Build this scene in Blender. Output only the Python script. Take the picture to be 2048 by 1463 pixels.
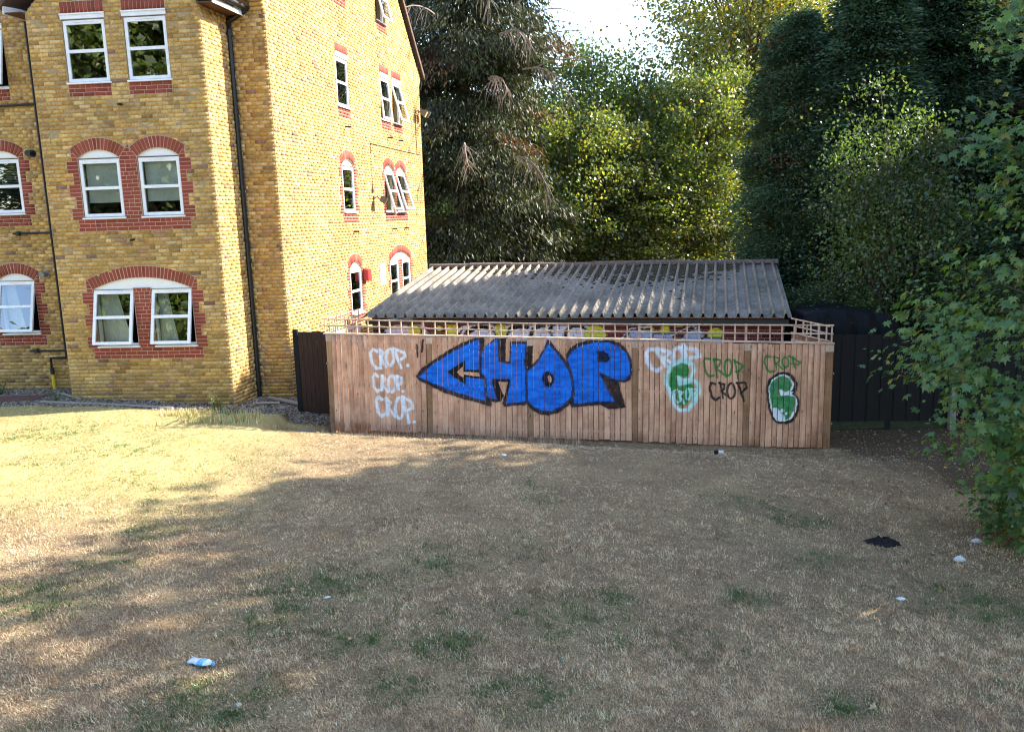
import bpy, math, random
import numpy as np
from mathutils import Vector, Matrix, Euler
from mathutils.geometry import tessellate_polygon

for _o in list(bpy.data.objects):
    bpy.data.objects.remove(_o)
scene = bpy.context.scene
COL = scene.collection
RNG = np.random.default_rng(11)
random.seed(5)

# ------------------------------------------------------------------ camera
CAM_H = 4.0
_n = np.array([276., 9339., 1682.]); _n /= np.linalg.norm(_n)
_up = -_n
_f = np.array([0, 0, 1.]); _f = _f - _f.dot(_up) * _up; _f /= np.linalg.norm(_f)
_r = np.cross(_f, _up)
if _r[0] < 0: _r = -_r
_R = np.array([_r, _f, _up])                      # camera (x right, y down, z forward) -> world
cam_d = bpy.data.cameras.new('camera'); cam = bpy.data.objects.new('camera', cam_d); COL.objects.link(cam)
cx, cy, cz = _R[:, 0], -_R[:, 1], -_R[:, 2]
cam.matrix_world = Matrix(((cx[0], cy[0], cz[0], 0), (cx[1], cy[1], cz[1], 0), (cx[2], cy[2], cz[2], CAM_H), (0, 0, 0, 1)))
cam_d.sensor_width = 36; cam_d.lens = 36 * 1682 / 2048
cam_d.clip_start = .1; cam_d.clip_end = 1500
scene.camera = cam

# ------------------------------------------------------------------ sky, sun, exposure
SUN_AZ, SUN_EL = math.radians(20), math.radians(30)      # azimuth from +X towards +Y
w = bpy.data.worlds.new('World'); scene.world = w; w.use_nodes = True
nt = w.node_tree; nt.nodes.clear()
sky = nt.nodes.new('ShaderNodeTexSky'); sky.sky_type = 'NISHITA'; sky.sun_disc = False
sky.sun_elevation = SUN_EL; sky.sun_rotation = math.radians(90) - SUN_AZ
sky.air_density = 1.0; sky.dust_density = .7; sky.ozone_density = 1.0
bg = nt.nodes.new('ShaderNodeBackground'); bg.inputs[1].default_value = .15
wo = nt.nodes.new('ShaderNodeOutputWorld')
nt.links.new(sky.outputs[0], bg.inputs[0]); nt.links.new(bg.outputs[0], wo.inputs[0])
sun_d = bpy.data.lights.new('sun', 'SUN'); sun_d.energy = 4.3; sun_d.angle = math.radians(.55); sun_d.color = (1, .93, .80)
sun = bpy.data.objects.new('sun', sun_d); COL.objects.link(sun)
S = Vector((math.cos(SUN_EL) * math.cos(SUN_AZ), math.cos(SUN_EL) * math.sin(SUN_AZ), math.sin(SUN_EL)))
sun.rotation_euler = S.to_track_quat('Z', 'Y').to_euler(); sun.location = (30, 12, 25)
vs = scene.view_settings
vs.view_transform = 'Standard'; vs.look = 'None'; vs.exposure = 2.2; vs.gamma = 1; vs.use_curve_mapping = False

scene.cycles.filter_width = 1.15

# ------------------------------------------------------------------ helpers
def tag(o, label=None, cat=None, group=None, kind=None):
    if label: o['label'] = label
    if cat: o['category'] = cat
    if group: o['group'] = group
    if kind: o['kind'] = kind
    return o

def empty(name, loc=(0, 0, 0)):
    o = bpy.data.objects.new(name, None); o.location = loc; o.empty_display_size = .2
    COL.objects.link(o); return o

def adopt(o, p):
    """parent a mesh whose vertices are in world coordinates"""
    o.parent = p
    if p.type == 'EMPTY':
        o.matrix_parent_inverse = Matrix.Translation(-Vector(p.location))
    return o

def mesh_np(name, V, Fa, mat, col=None, smooth=False):
    """V (n,3), Fa (m,k) uniform polygons, col (n,4) per vertex"""
    V = np.asarray(V, np.float32); Fa = np.asarray(Fa, np.int32)
    me = bpy.data.meshes.new(name); k = Fa.shape[1]
    me.vertices.add(len(V)); me.vertices.foreach_set('co', V.ravel())
    me.loops.add(Fa.size); me.loops.foreach_set('vertex_index', Fa.ravel())
    me.polygons.add(len(Fa))
    me.polygons.foreach_set('loop_start', np.arange(0, Fa.size, k, dtype=np.int32))
    me.polygons.foreach_set('loop_total', np.full(len(Fa), k, np.int32))
    me.update(calc_edges=True)
    if col is not None:
        a = me.color_attributes.new('Col', 'FLOAT_COLOR', 'POINT')
        a.data.foreach_set('color', np.asarray(col, np.float32).ravel())
    if smooth: me.polygons.foreach_set('use_smooth', np.ones(len(Fa), bool))
    if mat: me.materials.append(mat)
    return me

def link(name, me, parent=None, world=True):
    o = bpy.data.objects.new(name, me); COL.objects.link(o)
    if parent is not None:
        if world: adopt(o, parent)
        else: o.parent = parent
    return o

class MB:
    """collects mixed polygons"""
    def __init__(s): s.v = []; s.f = []
    def add(s, vs, fs):
        b = len(s.v); s.v += [tuple(map(float, p)) for p in vs]; s.f += [tuple(i + b for i in f) for f in fs]; return s
    def hexa(s, p):       # 8 points: bottom ring 0-3, top ring 4-7
        return s.add(p, [(0, 3, 2, 1), (4, 5, 6, 7), (0, 1, 5, 4), (1, 2, 6, 5), (2, 3, 7, 6), (3, 0, 4, 7)])
    def box(s, a, b):
        (x0, y0, z0), (x1, y1, z1) = a, b
        return s.hexa([(x0, y0, z0), (x1, y0, z0), (x1, y1, z0), (x0, y1, z0), (x0, y0, z1), (x1, y0, z1), (x1, y1, z1), (x0, y1, z1)])
    def tube(s, pts, r, n=8, caps=True):
        pts = [Vector(p) for p in pts]; rs = r if isinstance(r, (list, tuple, np.ndarray)) else [r] * len(pts)
        V = []; up = Vector((0.13, .21, 1)).normalized()
        for i, p in enumerate(pts):
            t = (pts[min(i + 1, len(pts) - 1)] - pts[max(i - 1, 0)]).normalized()
            a = t.cross(up)
            if a.length < .05: a = t.cross(Vector((1, 0, 0)))
            a.normalize(); b = t.cross(a)
            for k in range(n):
                th = 2 * math.pi * k / n
                V.append(p + (a * math.cos(th) + b * math.sin(th)) * rs[i])
        F = [(i * n + k, i * n + (k + 1) % n, (i + 1) * n + (k + 1) % n, (i + 1) * n + k) for i in range(len(pts) - 1) for k in range(n)]
        if caps: F += [tuple(range(n - 1, -1, -1)), tuple((len(pts) - 1) * n + k for k in range(n))]
        return s.add(V, F)
    def build(s, name, mat, parent=None, world=True, smooth=False):
        me = bpy.data.meshes.new(name); me.from_pydata(s.v, [], s.f); me.update()
        if mat: me.materials.append(mat)
        if smooth:
            for p in me.polygons: p.use_smooth = True
        return link(name, me, parent, world)

class Frame:
    """a vertical wall plane: u along d, w outwards along n, z up"""
    def __init__(s, o, d):
        s.o = np.array([o[0], o[1], 0.]); s.d = np.array([d[0], d[1], 0.]) / math.hypot(d[0], d[1]); s.n = np.array([s.d[1], -s.d[0], 0.])
    def __call__(s, u, z, w=0.):
        return tuple(s.o + s.d * u + s.n * w + np.array([0, 0, z]))
    def arr(s, u, z, w):
        return s.o + np.outer(u, s.d) + np.outer(w, s.n) + np.outer(z, [0, 0, 1.])
    def hex8(s, u0, u1, z0, z1, w0, w1):
        return [s(u0, z0, w1), s(u1, z0, w1), s(u1, z0, w0), s(u0, z0, w0), s(u0, z1, w1), s(u1, z1, w1), s(u1, z1, w0), s(u0, z1, w0)]
    def box(s, mb, u0, u1, z0, z1, w0, w1): mb.hexa(s.hex8(u0, u1, z0, z1, w0, w1)); return mb

def vnoise(x, y, scale, seed):
    rg = np.random.default_rng(seed); T = rg.random((64, 64))
    x = np.asarray(x) / scale + 1000; y = np.asarray(y) / scale + 1000
    i = np.floor(x).astype(int); j = np.floor(y).astype(int); a = x - i; b = y - j
    a = a * a * (3 - 2 * a); b = b * b * (3 - 2 * b)
    g = lambda p, q: T[p % 64, q % 64]
    return (g(i, j) * (1 - a) + g(i + 1, j) * a) * (1 - b) + (g(i, j + 1) * (1 - a) + g(i + 1, j + 1) * a) * b

def smooth01(t): t = np.clip(t, 0, 1); return t * t * (3 - 2 * t)

# ------------------------------------------------------------------ materials
def new_mat(name):
    m = bpy.data.materials.new(name); m.use_nodes = True; m.node_tree.nodes.clear(); return m, m.node_tree

def nd(t, ty, **kw):
    n = t.nodes.new(ty)
    for k, v in kw.items():
        if hasattr(n, k): setattr(n, k, v)
        else: n.inputs[k].default_value = v
    return n

def ramp(t, stops):
    r = t.nodes.new('ShaderNodeValToRGB'); e = r.color_ramp.elements
    while len(e) < len(stops): e.new(.5)
    for i, (p, c) in enumerate(stops):
        e[i].position = p; e[i].color = (c[0], c[1], c[2], 1) if len(c) == 3 else c
    return r

def noise(t, scale, detail=4, rough=.6, coord=None, stretch=None):
    n = t.nodes.new('ShaderNodeTexNoise'); n.inputs['Scale'].default_value = scale; n.inputs['Detail'].default_value = detail; n.inputs['Roughness'].default_value = rough
    c = coord or nd(t, 'ShaderNodeNewGeometry').outputs['Position']
    if stretch:
        mp = t.nodes.new('ShaderNodeMapping'); mp.inputs['Scale'].default_value = stretch; t.links.new(c, mp.inputs[0]); c = mp.outputs[0]
    t.links.new(c, n.inputs['Vector']); return n

def mixc(t, mode, fac, a, b):
    m = t.nodes.new('ShaderNodeMix'); m.data_type = 'RGBA'; m.blend_type = mode
    for s, v in ((0, fac), (6, a), (7, b)):
        if hasattr(v, 'links'): t.links.new(v, m.inputs[s])
        elif s == 0: m.inputs[0].default_value = v
        else: m.inputs[s].default_value = (v[0], v[1], v[2], 1)
    return m.outputs[2]

def out_principled(t, col, rough=.8, bump=None, bump_d=.01, spec=.3, metal=0):
    p = t.nodes.new('ShaderNodeBsdfPrincipled'); o = t.nodes.new('ShaderNodeOutputMaterial')
    if hasattr(col, 'links'): t.links.new(col, p.inputs['Base Color'])
    else: p.inputs['Base Color'].default_value = (*col, 1)
    if hasattr(rough, 'links'): t.links.new(rough, p.inputs['Roughness'])
    else: p.inputs['Roughness'].default_value = rough
    p.inputs['Specular IOR Level'].default_value = spec; p.inputs['Metallic'].default_value = metal
    if bump is not None:
        b = t.nodes.new('ShaderNodeBump'); b.inputs['Distance'].default_value = bump_d; b.inputs['Strength'].default_value = .8
        t.links.new(bump, b.inputs['Height']); t.links.new(b.outputs[0], p.inputs['Normal'])
    t.links.new(p.outputs[0], o.inputs[0]); return p

def plain(name, col, rough=.6, var=.25, scale=9, bump=.0, spec=.3, metal=0, stretch=None):
    m, t = new_mat(name)
    n = noise(t, scale, 5, .65, stretch=stretch)
    r = ramp(t, [(.3, tuple(c * (1 - var) for c in col)), (.7, tuple(min(1, c * (1 + var)) for c in col))]); t.links.new(n.outputs[0], r.inputs[0])
    out_principled(t, r.outputs[0], rough, n.outputs[0] if bump else None, bump, spec, metal); return m

def vcol_mat(name, rough=.85, nscale=60, namp=.35, bump=.004, big=0):
    """per-piece colour from the Col attribute, with fine grain on top"""
    m, t = new_mat(name); a = nd(t, 'ShaderNodeAttribute', attribute_name='Col')
    n = noise(t, nscale, 4, .7)
    r = ramp(t, [(.25, (1 - namp,) * 3), (.75, (1 + namp,) * 3)]); t.links.new(n.outputs[0], r.inputs[0])
    c = mixc(t, 'MULTIPLY', 1.0, a.outputs[0], r.outputs[0])
    if big:
        n2 = noise(t, big, 5, .7); r2 = ramp(t, [(.36, (.80, .78, .75)), (.62, (1.05, 1.04, 1.02))]); t.links.new(n2.outputs[0], r2.inputs[0])
        c = mixc(t, 'MULTIPLY', 1.0, c, r2.outputs[0])
    out_principled(t, c, rough, n.outputs[0], bump, .15); return m

def leaf_mat(name, trans=.42, rough=.45, gloss=.06, tcol=(1.5, 1.35, .5)):
    m, t = new_mat(name); a = nd(t, 'ShaderNodeAttribute', attribute_name='Col')
    d = t.nodes.new('ShaderNodeBsdfDiffuse'); tr = t.nodes.new('ShaderNodeBsdfTranslucent'); g = t.nodes.new('ShaderNodeBsdfGlossy')
    g.inputs['Roughness'].default_value = rough
    tint = mixc(t, 'MULTIPLY', 1.0, a.outputs[0], tcol)
    t.links.new(a.outputs[0], d.inputs[0]); t.links.new(tint, tr.inputs[0])
    m1 = t.nodes.new('ShaderNodeMixShader'); m1.inputs[0].default_value = trans
    t.links.new(d.outputs[0], m1.inputs[1]); t.links.new(tr.outputs[0], m1.inputs[2])
    m2 = t.nodes.new('ShaderNodeMixShader'); m2.inputs[0].default_value = gloss
    t.links.new(m1.outputs[0], m2.inputs[1]); t.links.new(g.outputs[0], m2.inputs[2])
    o = t.nodes.new('ShaderNodeOutputMaterial'); t.links.new(m2.outputs[0], o.inputs[0]); return m

M_BRICK = vcol_mat('yellow_stock_brick', .9, 26, .42, .003, big=.9)
M_RED = vcol_mat('red_brick', .85, 60, .22, .003)
M_POINT = plain('pale_pointing', (.52, .36, .27), .95, .2, 30)
M_MORTAR = plain('mortar', (.33, .245, .135), .95, .25, 14, .004)
M_UPVC = plain('white_upvc', (.74, .75, .78), .38, .10, 5, 0, .5)
M_PANEL = plain('white_render_panel', (.74, .74, .73), .6, .06, 30, .001)
M_BLACK = plain('black_plastic', (.012, .012, .013), .4, .3, 8, 0, .4)
M_IRON = plain('black_painted_iron', (.02, .019, .018), .55, .5, 20)
M_YPIPE = plain('yellow_gas_pipe', (.62, .45, .03), .45, .15, 20)
M_REDBOX = plain('red_alarm_box', (.45, .03, .025), .45, .1, 5, 0, .4)
M_SIGN = plain('white_sign', (.75, .75, .75), .5, .06, 20)
M_LAMP = plain('floodlight_grey', (.13, .10, .07), .5, .25, 20)
M_LAMPF = plain('floodlight_face', (.55, .45, .28), .35, .15, 20)
M_CABLE = plain('brown_cable', (.10, .06, .03), .7, .3, 10)
M_CURTAIN = plain('net_curtain', (.68, .68, .60), .9, .12, 25)
M_BLIND = plain('roller_blind', (.74, .80, .76), .9, .08, 8)
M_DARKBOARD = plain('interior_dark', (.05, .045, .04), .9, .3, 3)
M_TILE = plain('roof_tile', (.10, .06, .045), .85, .3, 12, .01)
M_SOFFIT = plain('brown_soffit', (.10, .05, .03), .7, .25, 10)
M_DARKWOOD = plain('dark_stained_wood', (.040, .017, .010), .7, .5, 6, .004, stretch=(8, 8, .6))
M_BLACKWOOD = plain('black_stained_wood', (.006, .006, .007), .75, .5, 6, .004, stretch=(8, 8, .6))
M_GRAVBOARD = plain('mossy_gravel_board', (.035, .04, .022), .9, .4, 14, .004)
M_CONC = plain('concrete', (.22, .21, .19), .9, .25, 16, .004)
M_ROOF = None
M_TARP = plain('black_tarpaulin', (.006, .006, .008), .6, .3, 5, 0, .15)
M_RIDGE = plain('lichen_ridge_tile', (.12, .09, .075), .95, .65, 26, .012)
M_MOSS = plain('roof_moss', (.06, .045, .025), 1, .6, 30, .01)
M_BARK = plain('bark', (.10, .075, .055), .95, .4, 9, .02, stretch=(6, 6, 1))
M_DEADTWIG = plain('dead_grey_twigs', (.19, .15, .12), .95, .3, 12)
M_LEAF = leaf_mat('broad_leaf', .5)
M_MAPLE = leaf_mat('maple_leaf', .40, .45, .04)
M_NEEDLE = leaf_mat('conifer_spray', .22, .5, .03)
M_GRASS = leaf_mat('grass_blade', .2, .6, .02, (1.15, 1, .8))
M_GUTTER = plain('fascia_white', (.72, .72, .74), .4, .06, 5)
M_LOG = plain('weathered_timber', (.25, .21, .17), .9, .3, 12, .005, stretch=(4, 4, 1))
M_STONE = vcol_mat('gravel_stone', .9, 80, .3, .004)

def glass_mat():
    m, t = new_mat('window_glass')
    tr = t.nodes.new('ShaderNodeBsdfTransparent'); tr.inputs[0].default_value = (.86, .92, .90, 1)
    g = t.nodes.new('ShaderNodeBsdfGlossy'); g.inputs['Roughness'].default_value = .004; g.inputs[0].default_value = (.95, .97, 1, 1)
    lw = t.nodes.new('ShaderNodeFresnel'); lw.inputs[0].default_value = 1.52
    n = noise(t, 1.6, 2, .5); b = t.nodes.new('ShaderNodeBump'); b.inputs['Distance'].default_value = .004; b.inputs['Strength'].default_value = .35
    t.links.new(n.outputs[0], b.inputs['Height']); t.links.new(b.outputs[0], g.inputs['Normal'])
    ma = nd(t, 'ShaderNodeMath', operation='MULTIPLY_ADD'); ma.inputs[1].default_value = 1.8; ma.inputs[2].default_value = .12; ma.use_clamp = True
    t.links.new(lw.outputs[0], ma.inputs[0])
    mx = t.nodes.new('ShaderNodeMixShader'); t.links.new(ma.outputs[0], mx.inputs[0]); t.links.new(tr.outputs[0], mx.inputs[1]); t.links.new(g.outputs[0], mx.inputs[2])
    o = t.nodes.new('ShaderNodeOutputMaterial'); t.links.new(mx.outputs[0], o.inputs[0]); return m
M_GLASS = glass_mat()

def fence_wood(name, base, painted):
    """weathered softwood: grain along z, knots, stains; spray paint from the Col attribute (alpha = cover)"""
    m, t = new_mat(name)
    oi = nd(t, 'ShaderNodeObjectInfo'); pos = nd(t, 'ShaderNodeNewGeometry').outputs['Position']
    off = t.nodes.new('ShaderNodeVectorMath'); off.operation = 'ADD'
    sc = t.nodes.new('ShaderNodeVectorMath'); sc.operation = 'SCALE'; sc.inputs[0].default_value = (31, 17, 9); t.links.new(oi.outputs['Random'], sc.inputs['Scale'])
    t.links.new(pos, off.inputs[0]); t.links.new(sc.outputs[0], off.inputs[1])
    g = noise(t, 3, 6, .65, off.outputs[0], (12, 12, .7))
    r = ramp(t, [(.3, tuple(c * .72 for c in base)), (.5, base), (.72, tuple(min(1, c * 1.2) for c in base))]); t.links.new(g.outputs[0], r.inputs[0])
    rr = ramp(t, [(0, (.88, .86, .85)), (1, (1.09, 1.09, 1.09))]); t.links.new(oi.outputs['Random'], rr.inputs[0])
    c = mixc(t, 'MULTIPLY', 1, r.outputs[0], rr.outputs[0])
    st = noise(t, 1.5, 5, .7, off.outputs[0]); sr = ramp(t, [(.38, (.66, .6, .58)), (.58, (1, 1, 1))]); t.links.new(st.outputs[0], sr.inputs[0])
    c = mixc(t, 'MULTIPLY', 1, c, sr.outputs[0])
    kn = t.nodes.new('ShaderNodeTexVoronoi'); kn.inputs['Scale'].default_value = 7; mp = t.nodes.new('ShaderNodeMapping'); mp.inputs['Scale'].default_value = (1, 1, .5)
    t.links.new(off.outputs[0], mp.inputs[0]); t.links.new(mp.outputs[0], kn.inputs['Vector'])
    kr = ramp(t, [(.06, (.38, .26, .2)), (.12, (1, 1, 1))]); t.links.new(kn.outputs[0], kr.inputs[0])
    c = mixc(t, 'MULTIPLY', .8, c, kr.outputs[0])
    if painted:
        a = nd(t, 'ShaderNodeAttribute', attribute_name='Col')
        pn = noise(t, 9, 4, .6, pos); pr = ramp(t, [(.3, (.72, .78, .85)), (.7, (1.12, 1.1, 1.06))]); t.links.new(pn.outputs[0], pr.inputs[0])
        pc = mixc(t, 'MULTIPLY', 1, a.outputs[0], pr.outputs[0])
        c = mixc(t, 'MIX', a.outputs['Alpha'], c, pc)
    out_principled(t, c, .82, g.outputs[0], .004, .2); return m
M_BOARD = fence_wood('fence_board_wood', (.70, .40, .26), True)
M_POST = fence_wood('fence_post_wood', (.37, .21, .115), True)
M_TRELLIS = fence_wood('trellis_wood', (.62, .45, .34), False)
# ------------------------------------------------------------------ ground
FENCE_O = np.array([-3.496, 15.441]); FENCE_D = np.array([.9937, -.1126]); FENCE_N = np.array([-.1126, -.9937])
_ax = [-60, -14, -9, -7.5, -5.7, -4.5, -3.5, -1.5, .3, 2.2, 4.2, 5.6, 9, 60]
_az = [.55, .52, .50, .45, .30, .22, .02, -.03, -.09, -.16, -.22, -.26, -.30, -.4]
_lz = [.6, .56, .54, .52, .48, .44, .40, .31, .20, .08, -.06, -.16, -.22, -.3]
def ground_z(x, y, bumps=True):
    x = np.asarray(x, float); y = np.asarray(y, float)
    a = np.interp(x, _ax, _az); l = np.interp(x, _ax, _lz)
    yf = FENCE_O[1] + (x - FENCE_O[0]) * FENCE_D[1] / FENCE_D[0]
    d = yf - y                                   # distance in front of the fence line
    d = np.where(x < -4.5, 16.6 - y, d)
    z = a + (l - a) * smooth01((d - .15) / 1.35)
    if bumps:
        z = z + (vnoise(x, y, 1.7, 3) - .5) * .05 * smooth01((d - .3) / 1) + (vnoise(x, y, .5, 4) - .5) * .018
    return z
def gz(x, y): return float(ground_z(np.array([x]), np.array([y]))[0])

def nonuni(a, b, c, d, fine, n_out):
    return np.concatenate([b - (b - a) * np.linspace(1, 0, n_out, endpoint=False) ** 2.2, np.arange(b, c, fine), c + (d - c) * np.linspace(0, 1, n_out) ** 2.2])
gx = nonuni(-400, -14, 11, 400, .13, 26); gy = nonuni(-400, 3.5, 20, 400, .13, 26)
GX, GY = np.meshgrid(gx, gy); GZ = ground_z(GX.ravel(), GY.ravel())
nx, ny = len(gx), len(gy)
idx = np.arange(nx * ny).reshape(ny, nx)
Fg = np.stack([idx[:-1, :-1].ravel(), idx[:-1, 1:].ravel(), idx[1:, 1:].ravel(), idx[1:, :-1].ravel()], 1)
def dirt_mask(x, y):
    """1 where gravel / bare earth lies instead of turf"""
    wall = np.where(x < -5.5, 16.05 - .06 * (x + 5.5), 15.75)
    edge = (vnoise(x, y, .6, 8) - .5) * .35
    m1 = smooth01((y - wall + edge) / .25) * smooth01((-3.3 - x) / .3 + .5)
    yf = FENCE_O[1] + (x - FENCE_O[0]) * FENCE_D[1] / FENCE_D[0]
    m2 = smooth01((y - yf + .05) / .2) * smooth01((x + 3.8) / .4)
    m3 = smooth01(((x - 5.75) + (y - 13.2) * .35 + edge * 2) / .8) * smooth01((y - 11.2 + edge * 3) / 1.2)
    return np.clip(np.maximum(np.maximum(m1, m2), m3), 0, 1)
dm = dirt_mask(GX.ravel(), GY.ravel())
def sunlit_tint_at(x, y): return smooth01((-x - 2.6) / 2.5) * smooth01((y - 9.0) / 2.5)  # mask of the sunlit left lawn, whose brightness is put into the colour
grav = (GX.ravel() < -3.2) * dm
colg = np.stack([dm, grav, sunlit_tint_at(GX.ravel(), GY.ravel()), np.ones_like(dm)], 1)
def ground_mat():
    m, t = new_mat('parched_lawn_ground')
    a = nd(t, 'ShaderNodeAttribute', attribute_name='Col'); sep = t.nodes.new('ShaderNodeSeparateColor'); t.links.new(a.outputs[0], sep.inputs[0])
    n1 = noise(t, 40, 8, .8); r1 = ramp(t, [(.32, (.075, .052, .034)), (.5, (.26, .19, .115)), (.70, (.52, .40, .25))]); t.links.new(n1.outputs[0], r1.inputs[0])
    n2 = noise(t, 1.1, 5, .6); r2 = ramp(t, [(.35, (.75, .72, .7)), (.65, (1.1, 1.08, 1.0))]); t.links.new(n2.outputs[0], r2.inputs[0])
    sunlit_ramp = ramp(t, [(.3, (.24, .185, .085)), (.5, (.43, .35, .16)), (.7, (.60, .50, .25))]); t.links.new(n1.outputs[0], sunlit_ramp.inputs[0])  # paler ground colours painted in for the sunlit part
    c = mixc(t, 'MIX', sep.outputs[2], r1.outputs[0], sunlit_ramp.outputs[0])
    c = mixc(t, 'MULTIPLY', 1, c, r2.outputs[0])
    n3 = noise(t, 38, 5, .8); r3 = ramp(t, [(.3, (.03, .02, .014)), (.55, (.12, .078, .048)), (.75, (.26, .185, .12))]); t.links.new(n3.outputs[0], r3.inputs[0])
    c = mixc(t, 'MIX', sep.outputs[0], c, r3.outputs[0])
    out_principled(t, c, .95, n1.outputs[0], .03, .1); return m
me = mesh_np('lawn_ground', np.stack([GX.ravel(), GY.ravel(), GZ], 1), Fg, ground_mat(), colg, True)
lawn = link('ground', me); tag(lawn, kind='structure')

# ------------------------------------------------------------------ the brick building
DF = (.99567, -.0930); DG = (.1841, .9829)
FF = Frame((-5.675, 16.772), DF); FM = Frame((-4.723, 17.776), DF); FG = Frame((-4.723, 17.776), DG); FB = Frame((-5.675, 16.772), DG)
CH = .0758; Z0 = 1.33
_A = np.array([[DG[0], -DF[0]], [DG[1], -DF[1]]]); _b = FM.o[:2] - FB.o[:2]
B_LEN, M_IN = np.linalg.solve(_A, _b)            # length of the bay side, recess corner on the main wall
BAY_W = 3.47

bld = empty('apartment_building', (-7, 18, .3))
tag(bld, 'tall yellow brick apartment block with white arched windows and red brick trim', 'building')

YEL = np.array([(.52, .335, .115), (.58, .39, .15), (.46, .28, .09), (.55, .35, .11), (.49, .32, .14), (.62, .43, .19), (.42, .25, .09), (.53, .33, .10), (.36, .23, .11), (.28, .17, .12), (.23, .15, .12), (.44, .26, .15)])
YP = np.array([.17, .17, .10, .14, .11, .08, .07, .08, .03, .014, .008, .022]); YP /= YP.sum()
def ycol(n):
    c = YEL[RNG.choice(len(YEL), n, p=YP)] * np.array([.96, .93, .92]) * RNG.normal(1, .115, (n, 1)).clip(.6, 1.4); return np.clip(c, .02, .9)
def rcol(n): return np.clip(np.array([.25, .06, .04]) * RNG.normal(1, .10, (n, 1)), .02, .9)

class Rect:
    def __init__(s, a, b, z0, z1): s.a, s.b, s.z0, s.z1 = a, b, z0, z1
    def iv(s, z): return (s.a, s.b) if s.z0 < z < s.z1 else None
class Skew:
    """the wedge an arch takes out of a pier, up to the end of its extrados"""
    def __init__(s, cu, cz, R, h): s.cu, s.h, s.zs, s.t = cu, h, cz + R * math.cos(math.asin(h / R)), h / R / math.sqrt(1 - (h / R) ** 2)
    def iv(s, z): e = s.h + .008 + max(0, z - s.zs) * s.t; return (s.cu - e, s.cu + e)
class Arc:
    def __init__(s, cu, cz, R, zlo): s.cu, s.cz, s.R, s.zlo = cu, cz, R, zlo
    def iv(s, z):
        if z < s.zlo or z > s.cz + s.R: return None
        h = math.sqrt(max(0, s.R ** 2 - (z - s.cz) ** 2)); return (s.cu - h, s.cu + h) if h > .01 else None

def lay(lim, z0, z1, excl, gap=.010, bl=.225, phase=0.):
    """stretcher-bond courses; lim(z) -> (u0,u1); returns rows (ub0,ub1,ut0,ut1,zb,zt)"""
    out = []
    k0 = math.floor((z0 - Z0) / CH + .02)
    k1 = math.ceil((z1 - Z0) / CH - .02)
    for k in range(k0, k1):
        zb, zt = Z0 + k * CH, Z0 + (k + 1) * CH; zm = (zb + zt) / 2
        a0, b0 = lim(zm)
        cuts = []
        for e in excl:
            m = e.iv(zm)
            lo = e.iv(zb + .004); hi = e.iv(zt - .004)
            if m is None and lo is None and hi is None: continue
            lo = lo or m or hi; hi = hi or m or lo
            cuts.append((lo, hi))
        cuts.sort(key=lambda c: c[0][0])
        segs = []; cb, ct = a0, a0
        for lo, hi in cuts:
            if lo[1] <= cb and hi[1] <= ct: continue
            if lo[0] > cb + .01: segs.append((cb, lo[0], ct, hi[0]))
            cb, ct = max(cb, lo[1]), max(ct, hi[1])
        if cb < b0: segs.append((cb, b0, ct, b0))
        ph = phase + (0 if k % 2 == 0 else bl / 2) + (.06 if k % 5 == 3 else 0)
        for sb0, sb1, st0, st1 in segs:
            s0, s1 = min(sb0, st0), max(sb1, st1)
            j = math.floor((s0 - ph) / bl)
            while ph + j * bl < s1:
                x0, x1 = ph + j * bl, ph + (j + 1) * bl; j += 1
                if x0 < s0 + .045: x0 = s0 if x0 < s0 else x0
                pieces = [(x0, x1)]
                if RNG.random() < .10 and x1 - x0 > .2: pieces = [(x0, x0 + bl / 2), (x0 + bl / 2, x1)]
                for p0, p1 in pieces:
                    ub0, ub1 = max(p0, sb0), min(p1, sb1); ut0, ut1 = max(p0, st0), min(p1, st1)
                    if ub1 - ub0 < .03 and ut1 - ut0 < .03: continue
                    if ub1 - ub0 < .014: ub0 = ub1 = (ut0 if ut0 > ub0 else ut1)
                    if ut1 - ut0 < .014: ut0 = ut1 = (ub0 if ub0 > ut0 else ub1)
                    h = gap / 2
                    q = lambda a, b: (a + h, b - h) if b - a > gap + .004 else (a, b)
                    ub0, ub1 = q(ub0, ub1); ut0, ut1 = q(ut0, ut1)
                    out.append((ub0, ub1, ut0, ut1, zb + h, zt - h))
    return np.array(out)

def brick_mesh(name, fr, rows, cols, mat, wj=.0012, w_back=-.03, proud=0.):
    n = len(rows); wf = proud + RNG.normal(0, wj, n); jit = RNG.normal(0, .0012, (n, 4))
    ub0, ub1, ut0, ut1, zb, zt = rows.T
    ub0 = ub0 + jit[:, 0]; ub1 = ub1 + jit[:, 1]; zt = zt + jit[:, 2]; zb = zb + jit[:, 3]
    wb = np.full(n, w_back)
    V = np.stack([fr.arr(ub0, zb, wf), fr.arr(ub1, zb, wf), fr.arr(ut1, zt, wf), fr.arr(ut0, zt, wf),
                  fr.arr(ub0, zb, wb), fr.arr(ub1, zb, wb), fr.arr(ut1, zt, wb), fr.arr(ut0, zt, wb)], 1).reshape(-1, 3)
    b = (np.arange(n) * 8)[:, None, None]
    F = (b + np.array([(0, 1, 2, 3), (4, 5, 1, 0), (3, 2, 6, 7), (1, 5, 6, 2), (4, 0, 3, 7)])[None]).reshape(-1, 4)
    C = np.repeat(np.c_[cols, np.ones(n)], 8, 0)
    return mesh_np(name, V, F, mat, C)

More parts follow.
